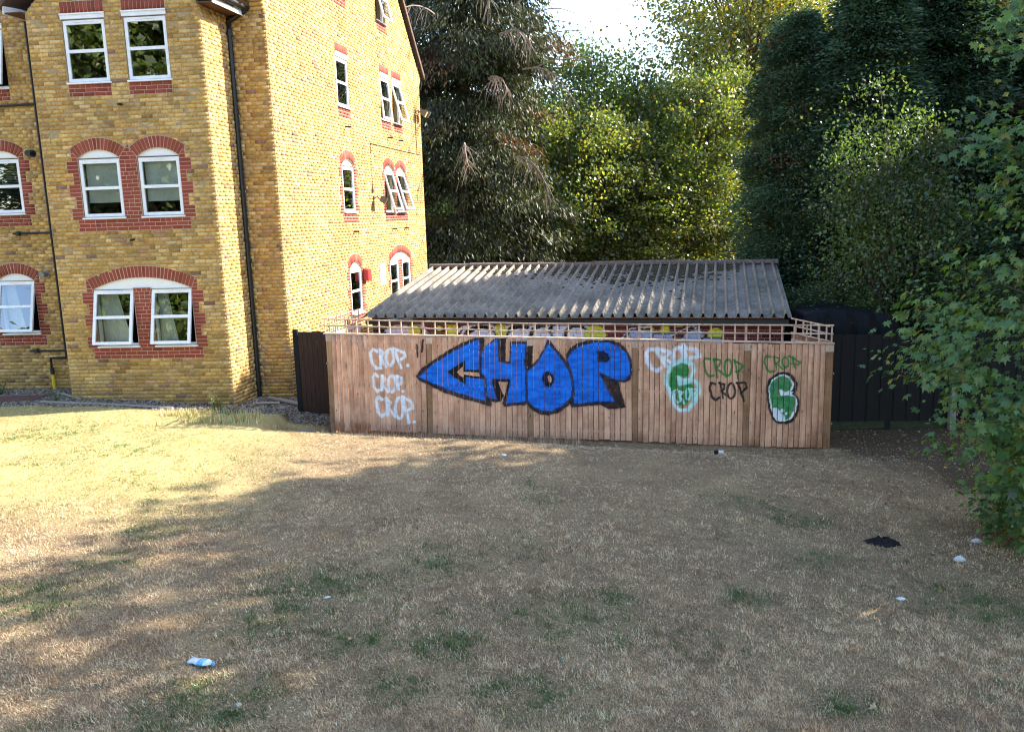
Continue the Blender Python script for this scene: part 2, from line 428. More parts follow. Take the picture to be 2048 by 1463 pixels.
def holed_wall(name, fr, outer, holes, w0, w1, mat, parent):
    loops = [outer] + holes
    tri = tessellate_polygon([[Vector((u, z, 0)) for u, z in l] for l in loops])
    pts = [p for l in loops for p in l]; n = len(pts)
    V = [fr(u, z, w1) for u, z in pts] + [fr(u, z, w0) for u, z in pts]
    Fs = []
    for a, b, c in tri:
        (ax, ay), (bx, by), (cx_, cy_) = pts[a], pts[b], pts[c]
        ccw = (bx - ax) * (cy_ - ay) - (by - ay) * (cx_ - ax) > 0
        Fs.append((a, b, c) if ccw else (a, c, b)); Fs.append((n + a, n + c, n + b) if ccw else (n + a, n + b, n + c))
    k = 0
    for l in loops:
        m = len(l)
        for i in range(m): Fs.append((k + i, k + (i + 1) % m, n + k + (i + 1) % m, n + k + i))
        k += m
    return MB().add(V, Fs).build(name, mat, parent)

def arc_pts(cu, cz, R, half, n=14):
    th = math.asin(min(1, half / R))
    return [(cu + R * math.sin(t), cz + R * math.cos(t)) for t in np.linspace(-th, th, n)]
def arch_geom(u0, u1, zs, rise):
    h = (u1 - u0) / 2; R = (h * h + rise * rise) / (2 * rise); cz = zs + rise - R
    return (u0 + u1) / 2, cz, R, h

red_budget = [300]
def red_pieces(fr, wall, hexes, single):
    """hexes: list of 4 (u,z) front corners; each one a brick"""
    cols = rcol(len(hexes)); rest = []
    mp = MB()
    for q in hexes:                                                   # pale joints round every red brick
        c0 = np.mean(q, 0); e = []
        for u, z in q:
            d = np.array([u, z]) - c0; e.append(c0 + d + np.sign(d) * .0075)
        wq = -.0034 + RNG.random() * .0008; mp.add([fr(u, z, wq) for u, z in e], [(0, 1, 2, 3)])
    tag(mp.build('pointing', M_POINT, wall), kind='stuff')
    for i, q in enumerate(hexes):
        if single and red_budget[0] > 0:
            red_budget[0] -= 1
            mb = MB(); wf = .0 + RNG.normal(0, .001)
            P = [fr(u, z, wf) for u, z in q] + [fr(u, z, -.05) for u, z in q]
            mb.add(P, [(0, 1, 2, 3), (4, 5, 1, 0), (1, 5, 6, 2), (2, 6, 7, 3), (3, 7, 4, 0)])
            o = mb.build('red_brick', M_RED, wall)
            a = o.data.color_attributes.new('Col', 'FLOAT_COLOR', 'POINT')
            a.data.foreach_set('color', np.tile(np.r_[cols[i], 1.].astype(np.float32), 8))
        else: rest.append((q, cols[i]))
    if rest:
        V = []; F = []; C = []
        for q, c in rest:
            b = len(V); wf = .0 + RNG.normal(0, .001)
            V += [fr(u, z, wf) for u, z in q] + [fr(u, z, -.05) for u, z in q]
            F += [(b, b + 1, b + 2, b + 3), (b + 4, b + 5, b + 1, b), (b + 1, b + 5, b + 6, b + 2), (b + 2, b + 6, b + 7, b + 3), (b + 3, b + 7, b + 4, b)]
            C += [(*c, 1)] * 8
        tag(link('red_brickwork', mesh_np('red_brickwork', V, F, M_RED, C), wall), kind='stuff')

def rect_bricks(u0, u1, z0, z1, phase):
    r = lay(lambda z: (u0, u1), z0 + .01, z1 - .01, [], phase=phase)
    return [[(a, e), (b, e), (d, f), (c, f)] for a, b, c, d, e, f in r]
def voussoirs(cu, cz, R, half, thick=.22):
    th = math.asin(half / R); n = max(7, round((R + thick / 2) * 2 * th / .077)); out = []
    for i in range(n):
        a, b = -th + 2 * th * i / n, -th + 2 * th * (i + 1) / n; g1 = .0065 / R; g2 = .0065 / (R + thick)
        out.append([(cu + R * math.sin(a + g1), cz + R * math.cos(a + g1)), (cu + R * math.sin(b - g1), cz + R * math.cos(b - g1)),
                    (cu + (R + thick) * math.sin(b - g2), cz + (R + thick) * math.cos(b - g2)), (cu + (R + thick) * math.sin(a + g2), cz + (R + thick) * math.cos(a + g2))])
    return out
def soldiers(u0, u1, z0, z1):
    n = round((u1 - u0) / .077); s = (u1 - u0) / n
    return [[(u0 + i * s + .004, z0), (u0 + (i + 1) * s - .004, z0), (u0 + (i + 1) * s - .004, z1), (u0 + i * s + .004, z1)] for i in range(n)]

def window(fr, u0, u1, z0, z1, open_deg=0, head=None, dress=None):
    """one casement: outer frame (the part) with sash, panes, sill, head panel and what hangs behind it"""
    mb = MB(); fw = .04
    for a in ((u0, u1, z1 - fw, z1), (u0, u1, z0, z0 + fw), (u0, u0 + fw, z0 + fw, z1 - fw), (u1 - fw, u1, z0 + fw, z1 - fw)): fr.box(mb, *a, -.13, -.062)
    win = mb.build('window', M_UPVC, bld)
    zt, wh, A = z1 - .02, -.06, math.radians(open_deg)
    def T(u, z, w_):
        dz, dw = z - zt, w_ - wh
        return fr(u, zt + dz * math.cos(A) + dw * math.sin(A), wh - dz * math.sin(A) + dw * math.cos(A))
    def tb(mb, a, b, c, d, w0, w1): mb.hexa([T(a, c, w1), T(b, c, w1), T(b, c, w0), T(a, c, w0), T(a, d, w1), T(b, d, w1), T(b, d, w0), T(a, d, w0)])
    s = .058; a, b, c, d = u0 + .012, u1 - .012, z0 + .012, z1 - .012; zm = (c + d) / 2 + .0
    sb = MB()
    for q in ((a, b, d - s - .02, d), (a, b, c, c + s), (a, a + s, c + s, d - s - .02), (b - s, b, c + s, d - s - .02), (a + s, b - s, zm - .03, zm + .03)): tb(sb, *q, -.06, -.018)
    sash = sb.build('sash', M_UPVC, win)
    for q in ((a + s, b - s, c + s, zm - .03), (a + s, b - s, zm + .03, d - s - .02)):
        g = MB().add([T(q[0], q[2], -.04), T(q[1], q[2], -.04), T(q[1], q[3], -.04), T(q[0], q[3], -.04)], [(0, 1, 2, 3)])
        g.build('pane', M_GLASS, win)
    v = MB(); um = (a + b) / 2; tb(v, um - .2, um + .2, d - .038, d - .022, -.018, -.006); v.build('trickle_vent', M_UPVC, win)
    sl = MB(); fr.box(sl, u0 - .01, u1 + .03, z0 - .035, z0 - .004, -.12, .045); sl.build('sill', M_UPVC, win)
    if head == 'board':
        h = MB(); fr.box(h, u0 - .015, u1 + .015, z1 + .01, z1 + .105, -.10, .012); fr.box(h, u0 - .02, u1 + .02, z1 + .085, z1 + .112, .012, .03); h.build('lintel_board', M_UPVC, win)
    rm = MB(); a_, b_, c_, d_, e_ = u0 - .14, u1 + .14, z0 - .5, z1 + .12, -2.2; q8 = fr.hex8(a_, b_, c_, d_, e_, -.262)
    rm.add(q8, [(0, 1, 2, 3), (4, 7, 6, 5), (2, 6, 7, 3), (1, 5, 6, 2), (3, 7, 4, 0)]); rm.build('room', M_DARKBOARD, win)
    if dress == 'blind':
        h = MB(); zb = z0 + (z1 - z0) * .27; fr.box(h, u0 + .03, u1 - .03, zb, z1 - .05, -.215, -.21); fr.box(h, u0 + .03, u1 - .03, zb - .02, zb, -.22, -.205); h.build('roller_blind', M_BLIND, win)
    elif dress == 'slats':
        h = MB(); zz = z1 - .08
        while zz > z0 + .5: fr.box(h, u0 + .04, u1 - .04, zz, zz + .004, -.23, -.205); zz -= .035
        h.build('venetian_blind', M_CURTAIN, win)
    elif dress in ('curtain', 'drape'):
        h = MB(); nn = 46; V = []; lo = (u0 - .02, u0 + (.62 if dress == 'curtain' else .36))
        for r_ in range(13):
            t = r_ / 12; zz = z1 + .1 - (z1 + .1 - z0 + .1) * t
            right = lo[0] + (lo[1] - lo[0]) * (.55 + .45 * t ** 1.3)
            for i in range(nn): V.append(fr(lo[0] + (right - lo[0]) * i / (nn - 1), zz, -.30 + .022 * math.sin(i * 1.15 + .6 * math.sin(t * 3)) + .01 * math.sin(i * .37 + t * 2)))
        h.add(V, [(r_ * nn + i, r_ * nn + i + 1, (r_ + 1) * nn + i + 1, (r_ + 1) * nn + i) for r_ in range(12) for i in range(nn - 1)]); h.build('curtain', M_CURTAIN, win, smooth=True)
    elif dress == 'sheer':
        h = MB(); fr.box(h, u0 + .03, u0 + .38, z0, z1, -.25, -.245); h.build('roller_blind', M_BLIND, win)
    elif dress == 'full':
        h = MB(); fr.box(h, u0 + .02, u1 - .02, z0, z1, -.23, -.225); h.build('roller_blind', M_BLIND, win)  # pale blind added to lighten panes that lack their sky reflection
    return win

def tympanum(fr, win, u0, u1, zs, rise):
    cu, cz, R, h = arch_geom(u0, u1, zs, rise); p = arc_pts(cu, cz, R - .004, h - .004)
    n = len(p); V = [fr(u, z, -.03) for u, z in p] + [fr(u, z, -.14) for u, z in p]
    mb = MB().add(V, [tuple(range(n))[::-1], tuple(range(n, 2 * n))] + [(i, i + 1, n + i + 1, n + i) for i in range(n - 1)] + [(0, n - 1, 2 * n - 1, n)][::1])
    fr.box(mb, u0, u1, zs - .012, zs + .012, -.13, -.024)
    mb.build('tympanum', M_PANEL, win)

def make_wall(fr, lim, poly, z0, z1, specs, single=False, name='wall', phase=0.):
    """specs: list of dicts describing the windows of this wall"""
    excl = []; holes = []; reds = []
    for sp in specs:
        k = sp['kind']; ops = sp['ops']; zb = sp['zb']                    # zb = bottom of the red base courses
        zsill = zb + 3 * CH
        if k == 'square':
            (u0, u1), = ops; zf0, zf1 = zsill + .035, zsill + 1.185
            holes.append([(u0, zf0 - .03), (u1, zf0 - .03), (u1, zf1 + .11), (u0, zf1 + .11)])
            zt = zf1 + .112
            excl += [Rect(u0 - .005, u1 + .005, zb, zt + .215)]
            reds += rect_bricks(u0 - .005, u1 + .005, zb, zsill, u0) + soldiers(u0 - .005, u1 + .005, zt, zt + .212)
            win = window(fr, u0, u1, zf0, zf1, sp.get('open', 0), 'board', sp.get('dress'))
            continue
        lo, hi = ops[0][0], ops[-1][1]; zf0, zf1 = zsill + .045, zsill + 1.175; zs = zf1 + .022
        rise = .15 if k == 'arch' else .227
        groups = [(ops[i][0], ops[i][1]) for i in range(len(ops))] if k == 'arch' else [(lo, hi)]
        for (u0, u1) in ops: holes.append([(u0, zf0 - .035), (u1, zf0 - .035), (u1, zf1 + .006), (u0, zf1 + .006)])
        rise_top = []
        for (u0, u1) in groups:
            cu, cz, R, h = arch_geom(u0, u1, zs, rise)
            holes.append([(u0 + .002, zs - .008)] + [(u, max(z, zs - .004)) for u, z in arc_pts(cu, cz, R, h - .002)] [1:-1] + [(u1 - .002, zs - .008)])
            excl.append(Arc(cu, cz, R + .225, cz + (R + .22) * math.cos(math.asin(h / R)) - .02))
            reds += voussoirs(cu, cz, R, h); rise_top.append(cz + (R + .22) * math.cos(math.asin(h / R)))
        ztop = min(rise_top)
        short, long_ = .125, .235
        excl.append(Rect(lo - short, hi + short, zb, ztop))
        for g in range(5):
            if g % 2 == 0: excl.append(Rect(lo - long_, hi + long_, zsill + g * 3 * CH, zsill + (g + 1) * 3 * CH))
        # base
        reds += rect_bricks(lo - short, hi + short, zb, zsill, lo)
        # toothed jambs
        for g in range(5):
            wd = long_ if g % 2 == 0 else short
            for c in range(3):
                za, zc = zsill + (g * 3 + c) * CH + .005, zsill + (g * 3 + c + 1) * CH - .005
                reds += [[(lo - wd + .004, za), (lo - .004, za), (lo - .004, zc), (lo - wd + .004, zc)], [(hi + .004, za), (hi + wd - .004, za), (hi + wd - .004, zc), (hi + .004, zc)]]
        za = zsill + 15 * CH
        while za < ztop - .02:
            zc = min(za + CH, ztop); rel = (za + zc) / 2
            for (u0, u1), sgn in ((groups[0], -1), (groups[-1], 1)):
                cu, cz, R, h = arch_geom(u0, u1, zs, rise); s_ = h / R
                # inner edge follows the skew of the springing voussoir
                def ie(zv):
                    zsp = cz + R * math.cos(math.asin(s_)); 
                    return h + max(0, (zv - zsp)) * math.tan(math.asin(s_))
                a0, a1 = ie(za + .005) + .008, ie(zc - .005) + .008
                e = (lo if sgn < 0 else hi); ed = short + (cu - lo if sgn < 0 else hi - cu)
                if a0 < ed - .02:
                    q = [(cu + sgn * a0, za + .005), (cu + sgn * (ed - .004), za + .005), (cu + sgn * (ed - .004), zc - .005), (cu + sgn * min(a1, ed - .006), zc - .005)]
                    reds.append(q if sgn > 0 else q[::-1])
            za += CH
        for i in range(len(ops) - 1):                                   # red pier between two lights
            p0, p1 = ops[i][1], ops[i + 1][0]
            top = zs - .02 if k == 'twin' else ztop
            excl.append(Rect(p0, p1, zsill, top + .02))
            rr = rect_bricks(p0 + .002, p1 - .002, zsill, zs - .03, p0)
            if k == 'arch':
                cu, cz, R, h = arch_geom(*ops[i], zs, rise)
                ex = [Arc(cu, cz, R + .225, zs), Arc(arch_geom(*ops[i + 1], zs, rise)[0], cz, R + .225, zs)]
                r2 = lay(lambda z: (cu, ex[1].cu), zs, ztop, [Skew(cu, cz, R, h), Skew(ex[1].cu, cz, R, h)], phase=p0)
                rr = [q for q in rr if q[2][1] < zs - .0] + [[(a, e), (b, e), (d, f), (c, f)] for a, b, c, d, e, f in r2 if abs((a + b) / 2 - (p0 + p1) / 2) < .3]
                excl.append(Rect(p0 - .1, p1 + .1, zs, Z0 + math.ceil((ztop - Z0) / CH - .02) * CH))
            reds += rr
        dr = sp.get('dress'); op = sp.get('open', 0)
        for i, (u0, u1) in enumerate(ops):
            win = window(fr, u0, u1, zf0, zf1, op[i] if isinstance(op, (list, tuple)) else op, None, dr[i] if isinstance(dr, (list, tuple)) else dr)
            if k == 'arch': tympanum(fr, win, u0, u1, zs, rise)
        if k == 'twin': tympanum(fr, win, lo, hi, zs, rise)
    wall = holed_wall(name, fr, poly, holes, -.25, -.0042, M_MORTAR, bld)
    rows = lay(lim, z0, z1, excl, phase=phase)
    cols = ycol(len(rows))
    dz = np.clip((1.15 - rows[:, 4]) / .9, 0, 1)[:, None]                 # splash-stained lower courses
    cols = cols * (1 - .38 * dz * RNG.random((len(rows), 1))) * (1 - .12 * dz)
    for sp in specs:                                                   # rain streaks under the sills
        lo, hi = sp['ops'][0][0], sp['ops'][-1][1]; cu = (rows[:, 0] + rows[:, 1]) / 2; below = sp['zb'] - rows[:, 4]
        k = (cu > lo - .05) & (cu < hi + .05) & (below > 0) & (below < 1.0)
        st = .30 * (1 - below / 1.0) * (vnoise(cu, rows[:, 4] * .15, .09, 91) > .45)
        cols = cols * np.where(k, 1 - np.clip(st, 0, 1), 1)[:, None]
    if single:
        full = np.where((np.abs(rows[:, 1] - rows[:, 0] - .215) < .004) & (np.abs(rows[:, 0] - rows[:, 2]) < .002) & (rows[:, 4] > .55))[0]
        pick = full[np.argsort(-rows[full, 4] + RNG.random(len(full)) * 6)][:300]
        variants = []
        for i in range(14):
            c = ycol(1)[0]; h = [(-.1075, -.03, -.0329), (.1075, -.03, -.0329), (.1075, .006, -.0329), (-.1075, .006, -.0329)]
            V = np.array([(x, y, z) for z in (-.0329, .0329) for x, y in ((-.1075, 0), (.1075, 0), (.1075, .03), (-.1075, .03))]) + RNG.normal(0, .0012, (8, 3))
            variants.append(mesh_np('brick', V, [(0, 1, 5, 4), (1, 2, 6, 5), (3, 0, 4, 7), (4, 5, 6, 7), (0, 3, 2, 1)], M_BRICK, np.tile(np.r_[c, 1], (8, 1))))
        ang = math.atan2(fr.d[1], fr.d[0])
        for i in pick:
            o = bpy.data.objects.new('brick', variants[RNG.integers(14)]); COL.objects.link(o); o.parent = wall
            o.location = fr((rows[i, 0] + rows[i, 1]) / 2, (rows[i, 4] + rows[i, 5]) / 2, RNG.normal(0, .0025)); o.rotation_euler = (0, 0, ang)
        keep = np.ones(len(rows), bool); keep[pick] = False; rows, cols = rows[keep], cols[keep]
    tag(link('brickwork', brick_mesh('brickwork', fr, rows, cols, M_BRICK), wall), kind='stuff')
    if reds: red_pieces(fr, wall, reds, single)
    return wall

S1, S2 = (-2.755, -1.90), (-1.53, -.68)
bay = [dict(kind='twin', ops=[S1, S2], zb=1.33, open=[15, 15], dress=['curtain', 'drape']),
       dict(kind='arch', ops=[S1, S2], zb=1.33 + 34 * CH, dress='blind'),
       dict(kind='square', ops=[S1], zb=1.33 + 68 * CH), dict(kind='square', ops=[S2], zb=1.33 + 68 * CH)]
EAVE = 8.05
def bay_lim(z):
    t = max(0, z - EAVE); return (-BAY_W + .005 + t, -.005 - t)
make_wall(FF, bay_lim, [(-BAY_W, -.5), (0, -.5), (0, EAVE), (-BAY_W / 2, EAVE + BAY_W / 2), (-BAY_W, EAVE)], 0, EAVE + BAY_W / 2 - .1, bay, single=True)
make_wall(FB, lambda z: (.005, B_LEN), [(0, -.5), (B_LEN + .1, -.5), (B_LEN + .1, EAVE), (0, EAVE)], -.2, EAVE, [], phase=.11)
FBL = Frame(FF(-BAY_W, 0)[:2], DG); 
mb = MB(); mb.hexa(FBL.hex8(.26, B_LEN + .3, -.5, EAVE, .01, .2)); mb.build('wall', M_MORTAR, bld)
make_wall(FM, lambda z: (M_IN, -.005), [(M_IN - .2, -.5), (0, -.5), (0, 8.95), (M_IN - .2, 8.95)], -.2, 8.9, [], phase=.04)
left = [dict(kind='arch', ops=[(-6.44, -5.59)], zb=1.33 + 2.5 * CH, open=15, dress='drape'), dict(kind='arch', ops=[(-6.44, -5.59)], zb=1.33 + 36.5 * CH, dress='slats'),
        dict(kind='square', ops=[(-6.44, -5.59)], zb=1.33 + 70.5 * CH, open=12)]
for s_ in left: s_['zb'] = Z0 + round((s_['zb'] - Z0) / CH) * CH
make_wall(FM, lambda z: (-9.5, -4.3), [(-9.5, -.5), (-4.3, -.5), (-4.3, 8.95), (-9.5, 8.95)], .1, 8.9, left, phase=.09)
GW = 10.78; GE = 8.5; GR = GE + GW / 2
def gab_lim(z):
    t = max(0, z - GE); return (.005 + t, GW - .005 - t)
W1, W2, W3 = (3.63, 4.44), (6.87, 7.69), (7.95, 8.77)
gab = [dict(kind='arch', ops=[(3.74, 4.54)], zb=1.33, dress='sheer'), dict(kind='twin', ops=[(6.93, 7.72), (8.08, 8.88)], zb=1.33, dress='full'),
       dict(kind='arch', ops=[W1], zb=1.33 + 34 * CH, dress='sheer'), dict(kind='arch', ops=[W2, W3], zb=1.33 + 34 * CH, open=[15, 16], dress=['sheer', None]),
       dict(kind='square', ops=[W1], zb=1.33 + 68 * CH), dict(kind='square', ops=[W2], zb=1.33 + 68 * CH, open=5), dict(kind='square', ops=[W3], zb=1.33 + 68 * CH, open=15, dress='sheer'),
       dict(kind='square', ops=[(3.78, 4.52)], zb=1.33 + 103 * CH), dict(kind='square', ops=[(6.86, 7.66)], zb=1.33 + 103 * CH, open=13)]
make_wall(FG, gab_lim, [(0, -.5), (GW, -.5), (GW, GE), (GW / 2, GR), (0, GE)], 0, GR - .2, gab, phase=.07)
# corbelled kneelers at the two feet of the gable
kn = []
for k in range(5):
    zb, zt = GE - .35 + k * CH, GE - .35 + (k + 1) * CH; e = .035 + .045 * k
    kn += [(GW, GW + e, GW, GW + e, zb, zt), (-e, 0, -e, 0, zb, zt)]
for k in range(4):
    zb, zt = GE + .03 + k * CH, GE + .03 + (k + 1) * CH; e = .21 - k * CH * .9
    kn += [(GW - .1, GW + e, GW - .1, GW + e - .06, zb, zt), (-e, .1, -e + .06, .1, zb, zt)]
kn = np.array(kn)
for k_ in (kn[::2], kn[1::2]): link('kneeler', brick_mesh('kneeler', FG, k_, ycol(len(k_)), M_BRICK, w_back=-.28), bld)
# closing walls and roofs
mb = MB()
P = lambda u, z, w_: FG(u, z, w_)
mb.add([P(GW, -.5, -.24), P(GW, -.5, -9), P(GW, GE, -9), P(GW, GE, -.24)], [(0, 1, 2, 3)])
mb.add([FM(-9.5, -.5, -.24), FM(-9.5, -.5, -12), FM(-9.5, 9, -12), FM(-9.5, 9, -.24)], [(0, 1, 2, 3)])
mb.build('wall', M_MORTAR, bld)
mb = MB(); e = .16
for sgn, ua in ((1, 0), (-1, GW)):
    u_e = ua - sgn * .28; z_e = GE - .28 + .33
    a, b = P(u_e, z_e, .12), P(GW / 2, GR + .33, .12); c, d = P(GW / 2, GR + .33, -9.5), P(u_e, z_e, -9.5)
    lowr = lambda q: (q[0], q[1], q[2] - e)
    mb.hexa([lowr(a), lowr(b), lowr(c), lowr(d), a, b, c, d])
roof = mb.build('roof', M_TILE, bld)
mb = MB()
for sgn, ua in ((1, 0), (-1, GW)):
    for (z_off, w0, w1, th) in ((.20, .0, .115, .05), (.12, .0, .07, .06)):
        u_e = ua - sgn * .24; q = [(u_e, GE - .24 + z_off), (GW / 2, GR + z_off), (GW / 2, GR + z_off + th), (u_e, GE - .24 + z_off + th)]
        mb.hexa([P(*q[0], w1), P(*q[1], w1), P(*q[1], w0), P(*q[0], w0), P(*q[3], w1), P(*q[2], w1), P(*q[2], w0), P(*q[3], w0)])
mb.build('verge', M_IRON, roof)
# bay roof with boxed eaves down both sides
mb = MB(); mid = -BAY_W / 2
for sgn in (-1, 1):
    ue = mid + sgn * (BAY_W / 2 + .42); ze = EAVE - .42 + .48 + .1; zr = EAVE + BAY_W / 2 + .58
    a, b, c, d = FF(ue, ze, .15), FF(mid, zr, .15), FF(mid, zr, -4), FF(ue, ze, -B_LEN - .0)
    lw = lambda q: (q[0], q[1], q[2] - .1)
    mb.hexa([lw(a), lw(b), lw(c), lw(d), a, b, c, d])
broof = mb.build('roof', M_TILE, bld)
for fr, s_ in ((FB, 1), (FBL, -1)):
    mb = MB(); mf = MB(); mg = MB(); L = B_LEN - .01
    fr.box(mb, -.12, L, EAVE - .005, EAVE + .012, *((.004, .34) if s_ > 0 else (-.34, -.004)))
    fr.box(mf, -.14, L, EAVE - .02, EAVE + .17, *((.34, .362) if s_ > 0 else (-.362, -.34)))
    w_ = .42 * s_
    mg.tube([fr(-.16, EAVE + .13, w_), fr(L, EAVE + .13, w_)], .055, 10)
    mb.build('soffit', M_SOFFIT, broof); mf.build('fascia', M_GUTTER, broof); mg.build('gutter', M_BLACK, broof)

# pipes, vents, lamps on the walls
def pipe(name, pts, r, mat, n=10, clips=()):
    mb = MB().tube(pts, r, n)
    o = mb.build(name, mat, bld, smooth=False)
    for c in clips:
        k = MB().tube([Vector(c) - Vector((0, 0, .04)), Vector(c) + Vector((0, 0, .04))], r * 1.35, n); k.build('bracket', mat, o)
    return o
du = -.735
pipe('downpipe', [FB(.95, EAVE + .13, .42), FB(1.0, EAVE + .06, .40), FM(du, EAVE - .1, .08), FM(du, EAVE - .25, .07), FM(du, 4, .07), FM(du, .27, .07)], .052, M_BLACK, 12,
     [FM(du, z, .07) for z in (7.7, 6.2, 4.7, 3.2, 1.75, .6)])
pipe('drain_pipe', [FM(-5.045, z, .035) for z in (8.36, 5, 1.2)], .022, M_BLACK, 8)
pipe('waste_pipe', [FM(-7.2, 6.51, .04), FM(-5.05, 6.535, .04)], .024, M_IRON, 8)
pipe('waste_pipe', [FM(-5.9, 3.90, .04), FM(-5.05, 3.90, .04)], .022, M_IRON, 8)
pipe('waste_pipe', [FM(-5.86, 1.36, .04), FM(-5.05, 1.355, .04)], .022, M_IRON, 8)
for u_, z_ in ((-5.78, 3.9), (-5.70, 1.36)):
    mb = MB(); FM.box(mb, u_ - .03, u_ + .03, z_ - .045, z_ + .045, 0, .08); mb.build('pipe_clip', M_IRON, bld)
pipe('gas_pipe', [FM(-5.05, 1.198, .05), FM(-5.40, 1.198, .05), FM(-5.40, .82, .05)], .03, M_IRON, 8)
pipe('gas_pipe', [FM(-5.40, .83, .05), FM(-5.385, .3, .06)], .034, M_YPIPE, 10)
mb = MB().tube([FM(-5.40, .98, .05), FM(-5.40, .86, .05)], .045, 8); mb.build('gas_valve', M_IRON, bld)
def flue(fr, u, z, r, L, mat):
    o = MB().tube([fr(u, z, -.01), fr(u, z, L)], r, 14).build('flue_terminal', mat, bld)
    MB().tube([fr(u, z, .0), fr(u, z, .015)], r * 1.5, 14).build('flange', mat, o)
    MB().tube([fr(u, z, L - .02), fr(u, z, L + .01)], r * 1.15, 14).build('flue_cap', mat, o)
flue(FM, -5.257, 5.552, .055, .16, M_BLACK); flue(FM, -5.283, 3.021, .055, .17, M_CONC)
for fr, u, z in ((FF, -1.721, 6.306), (FF, -1.763, 3.724), (FG, 4.046, 6.271), (FG, 7.359, 6.277), (FG, 8.363, 6.268), (FG, 4.178, 3.682), (FG, 7.329, 3.690), (FG, 8.5, 3.684)):
    MB().tube([fr(u, z, -.01), fr(u, z, .10), fr(u, z - .012, .14)], .022, 8).build('overflow_pipe', M_IRON, bld)
def floodlight(fr, u, z, yaw):
    c = fr(u, z, .02); o = MB(); fr.box(o, u - .05, u + .05, z - .05, z + .05, 0, .03); lamp = o.build('floodlight', M_LAMP, bld)
    MB().tube([fr(u, z, .02), fr(u + .02, z + .01, .10), fr(u + .04, z - .03, .16)], .016, 8).build('arm', M_LAMP, lamp)
    Rm = Euler((0, math.radians(32), yaw)).to_matrix(); p0 = Vector(fr(u + .06, z - .06, .25))
    def q(x, y, z_): return p0 + Rm @ Vector((x, y, z_))
    h = MB(); h.hexa([q(-.09, -.10, -.07), q(.09, -.13, -.10), q(.09, .13, -.10), q(-.09, .10, -.07), q(-.09, -.10, .07), q(.09, -.13, .10), q(.09, .13, .10), q(-.09, .10, .07)]); h.build('lamp_head', M_LAMP, lamp)
    h = MB(); h.hexa([q(.092, -.12, -.09), q(.108, -.12, -.09), q(.108, .12, -.09), q(.092, .12, -.09), q(.092, -.12, .09), q(.108, -.12, .09), q(.108, .12, .09), q(.092, .12, .09)]); h.build('lamp_face', M_LAMPF, lamp)
floodlight(FG, 5.83, 4.56, .15); floodlight(FG, 10.22, 7.32, .0); floodlight(FG, 10.55, 7.34, .35)
mb = MB(); FG.box(mb, 5.70, 5.80, 4.70, 4.80, 0, .05); mb.build('junction_box', M_LAMP, bld)
pipe('cable', [FG(5.76, 4.75, .012), FG(5.76, 6.0, .012), FG(10.15, 5.98, .012), FG(10.55, 5.985, .012)], .011, M_CABLE, 6)
pipe('cable', [FG(10.15, 5.98, .012), FG(10.14, 7.3, .012)], .011, M_CABLE, 6)
mb = MB(); mb.hexa([FG(4.65, 2.38, .15), FG(4.90, 2.38, .15), FG(4.90, 2.38, 0), FG(4.65, 2.38, 0), FG(4.65, 2.67, .15), FG(4.90, 2.67, .15), FG(4.90, 2.70, 0), FG(4.65, 2.70, 0)]); mb.build('alarm_box', M_REDBOX, bld)
mb = MB(); FG.box(mb, 6.0, 6.44, 2.15, 2.75, .002, .012); mb.build('wall_sign', M_SIGN, bld)
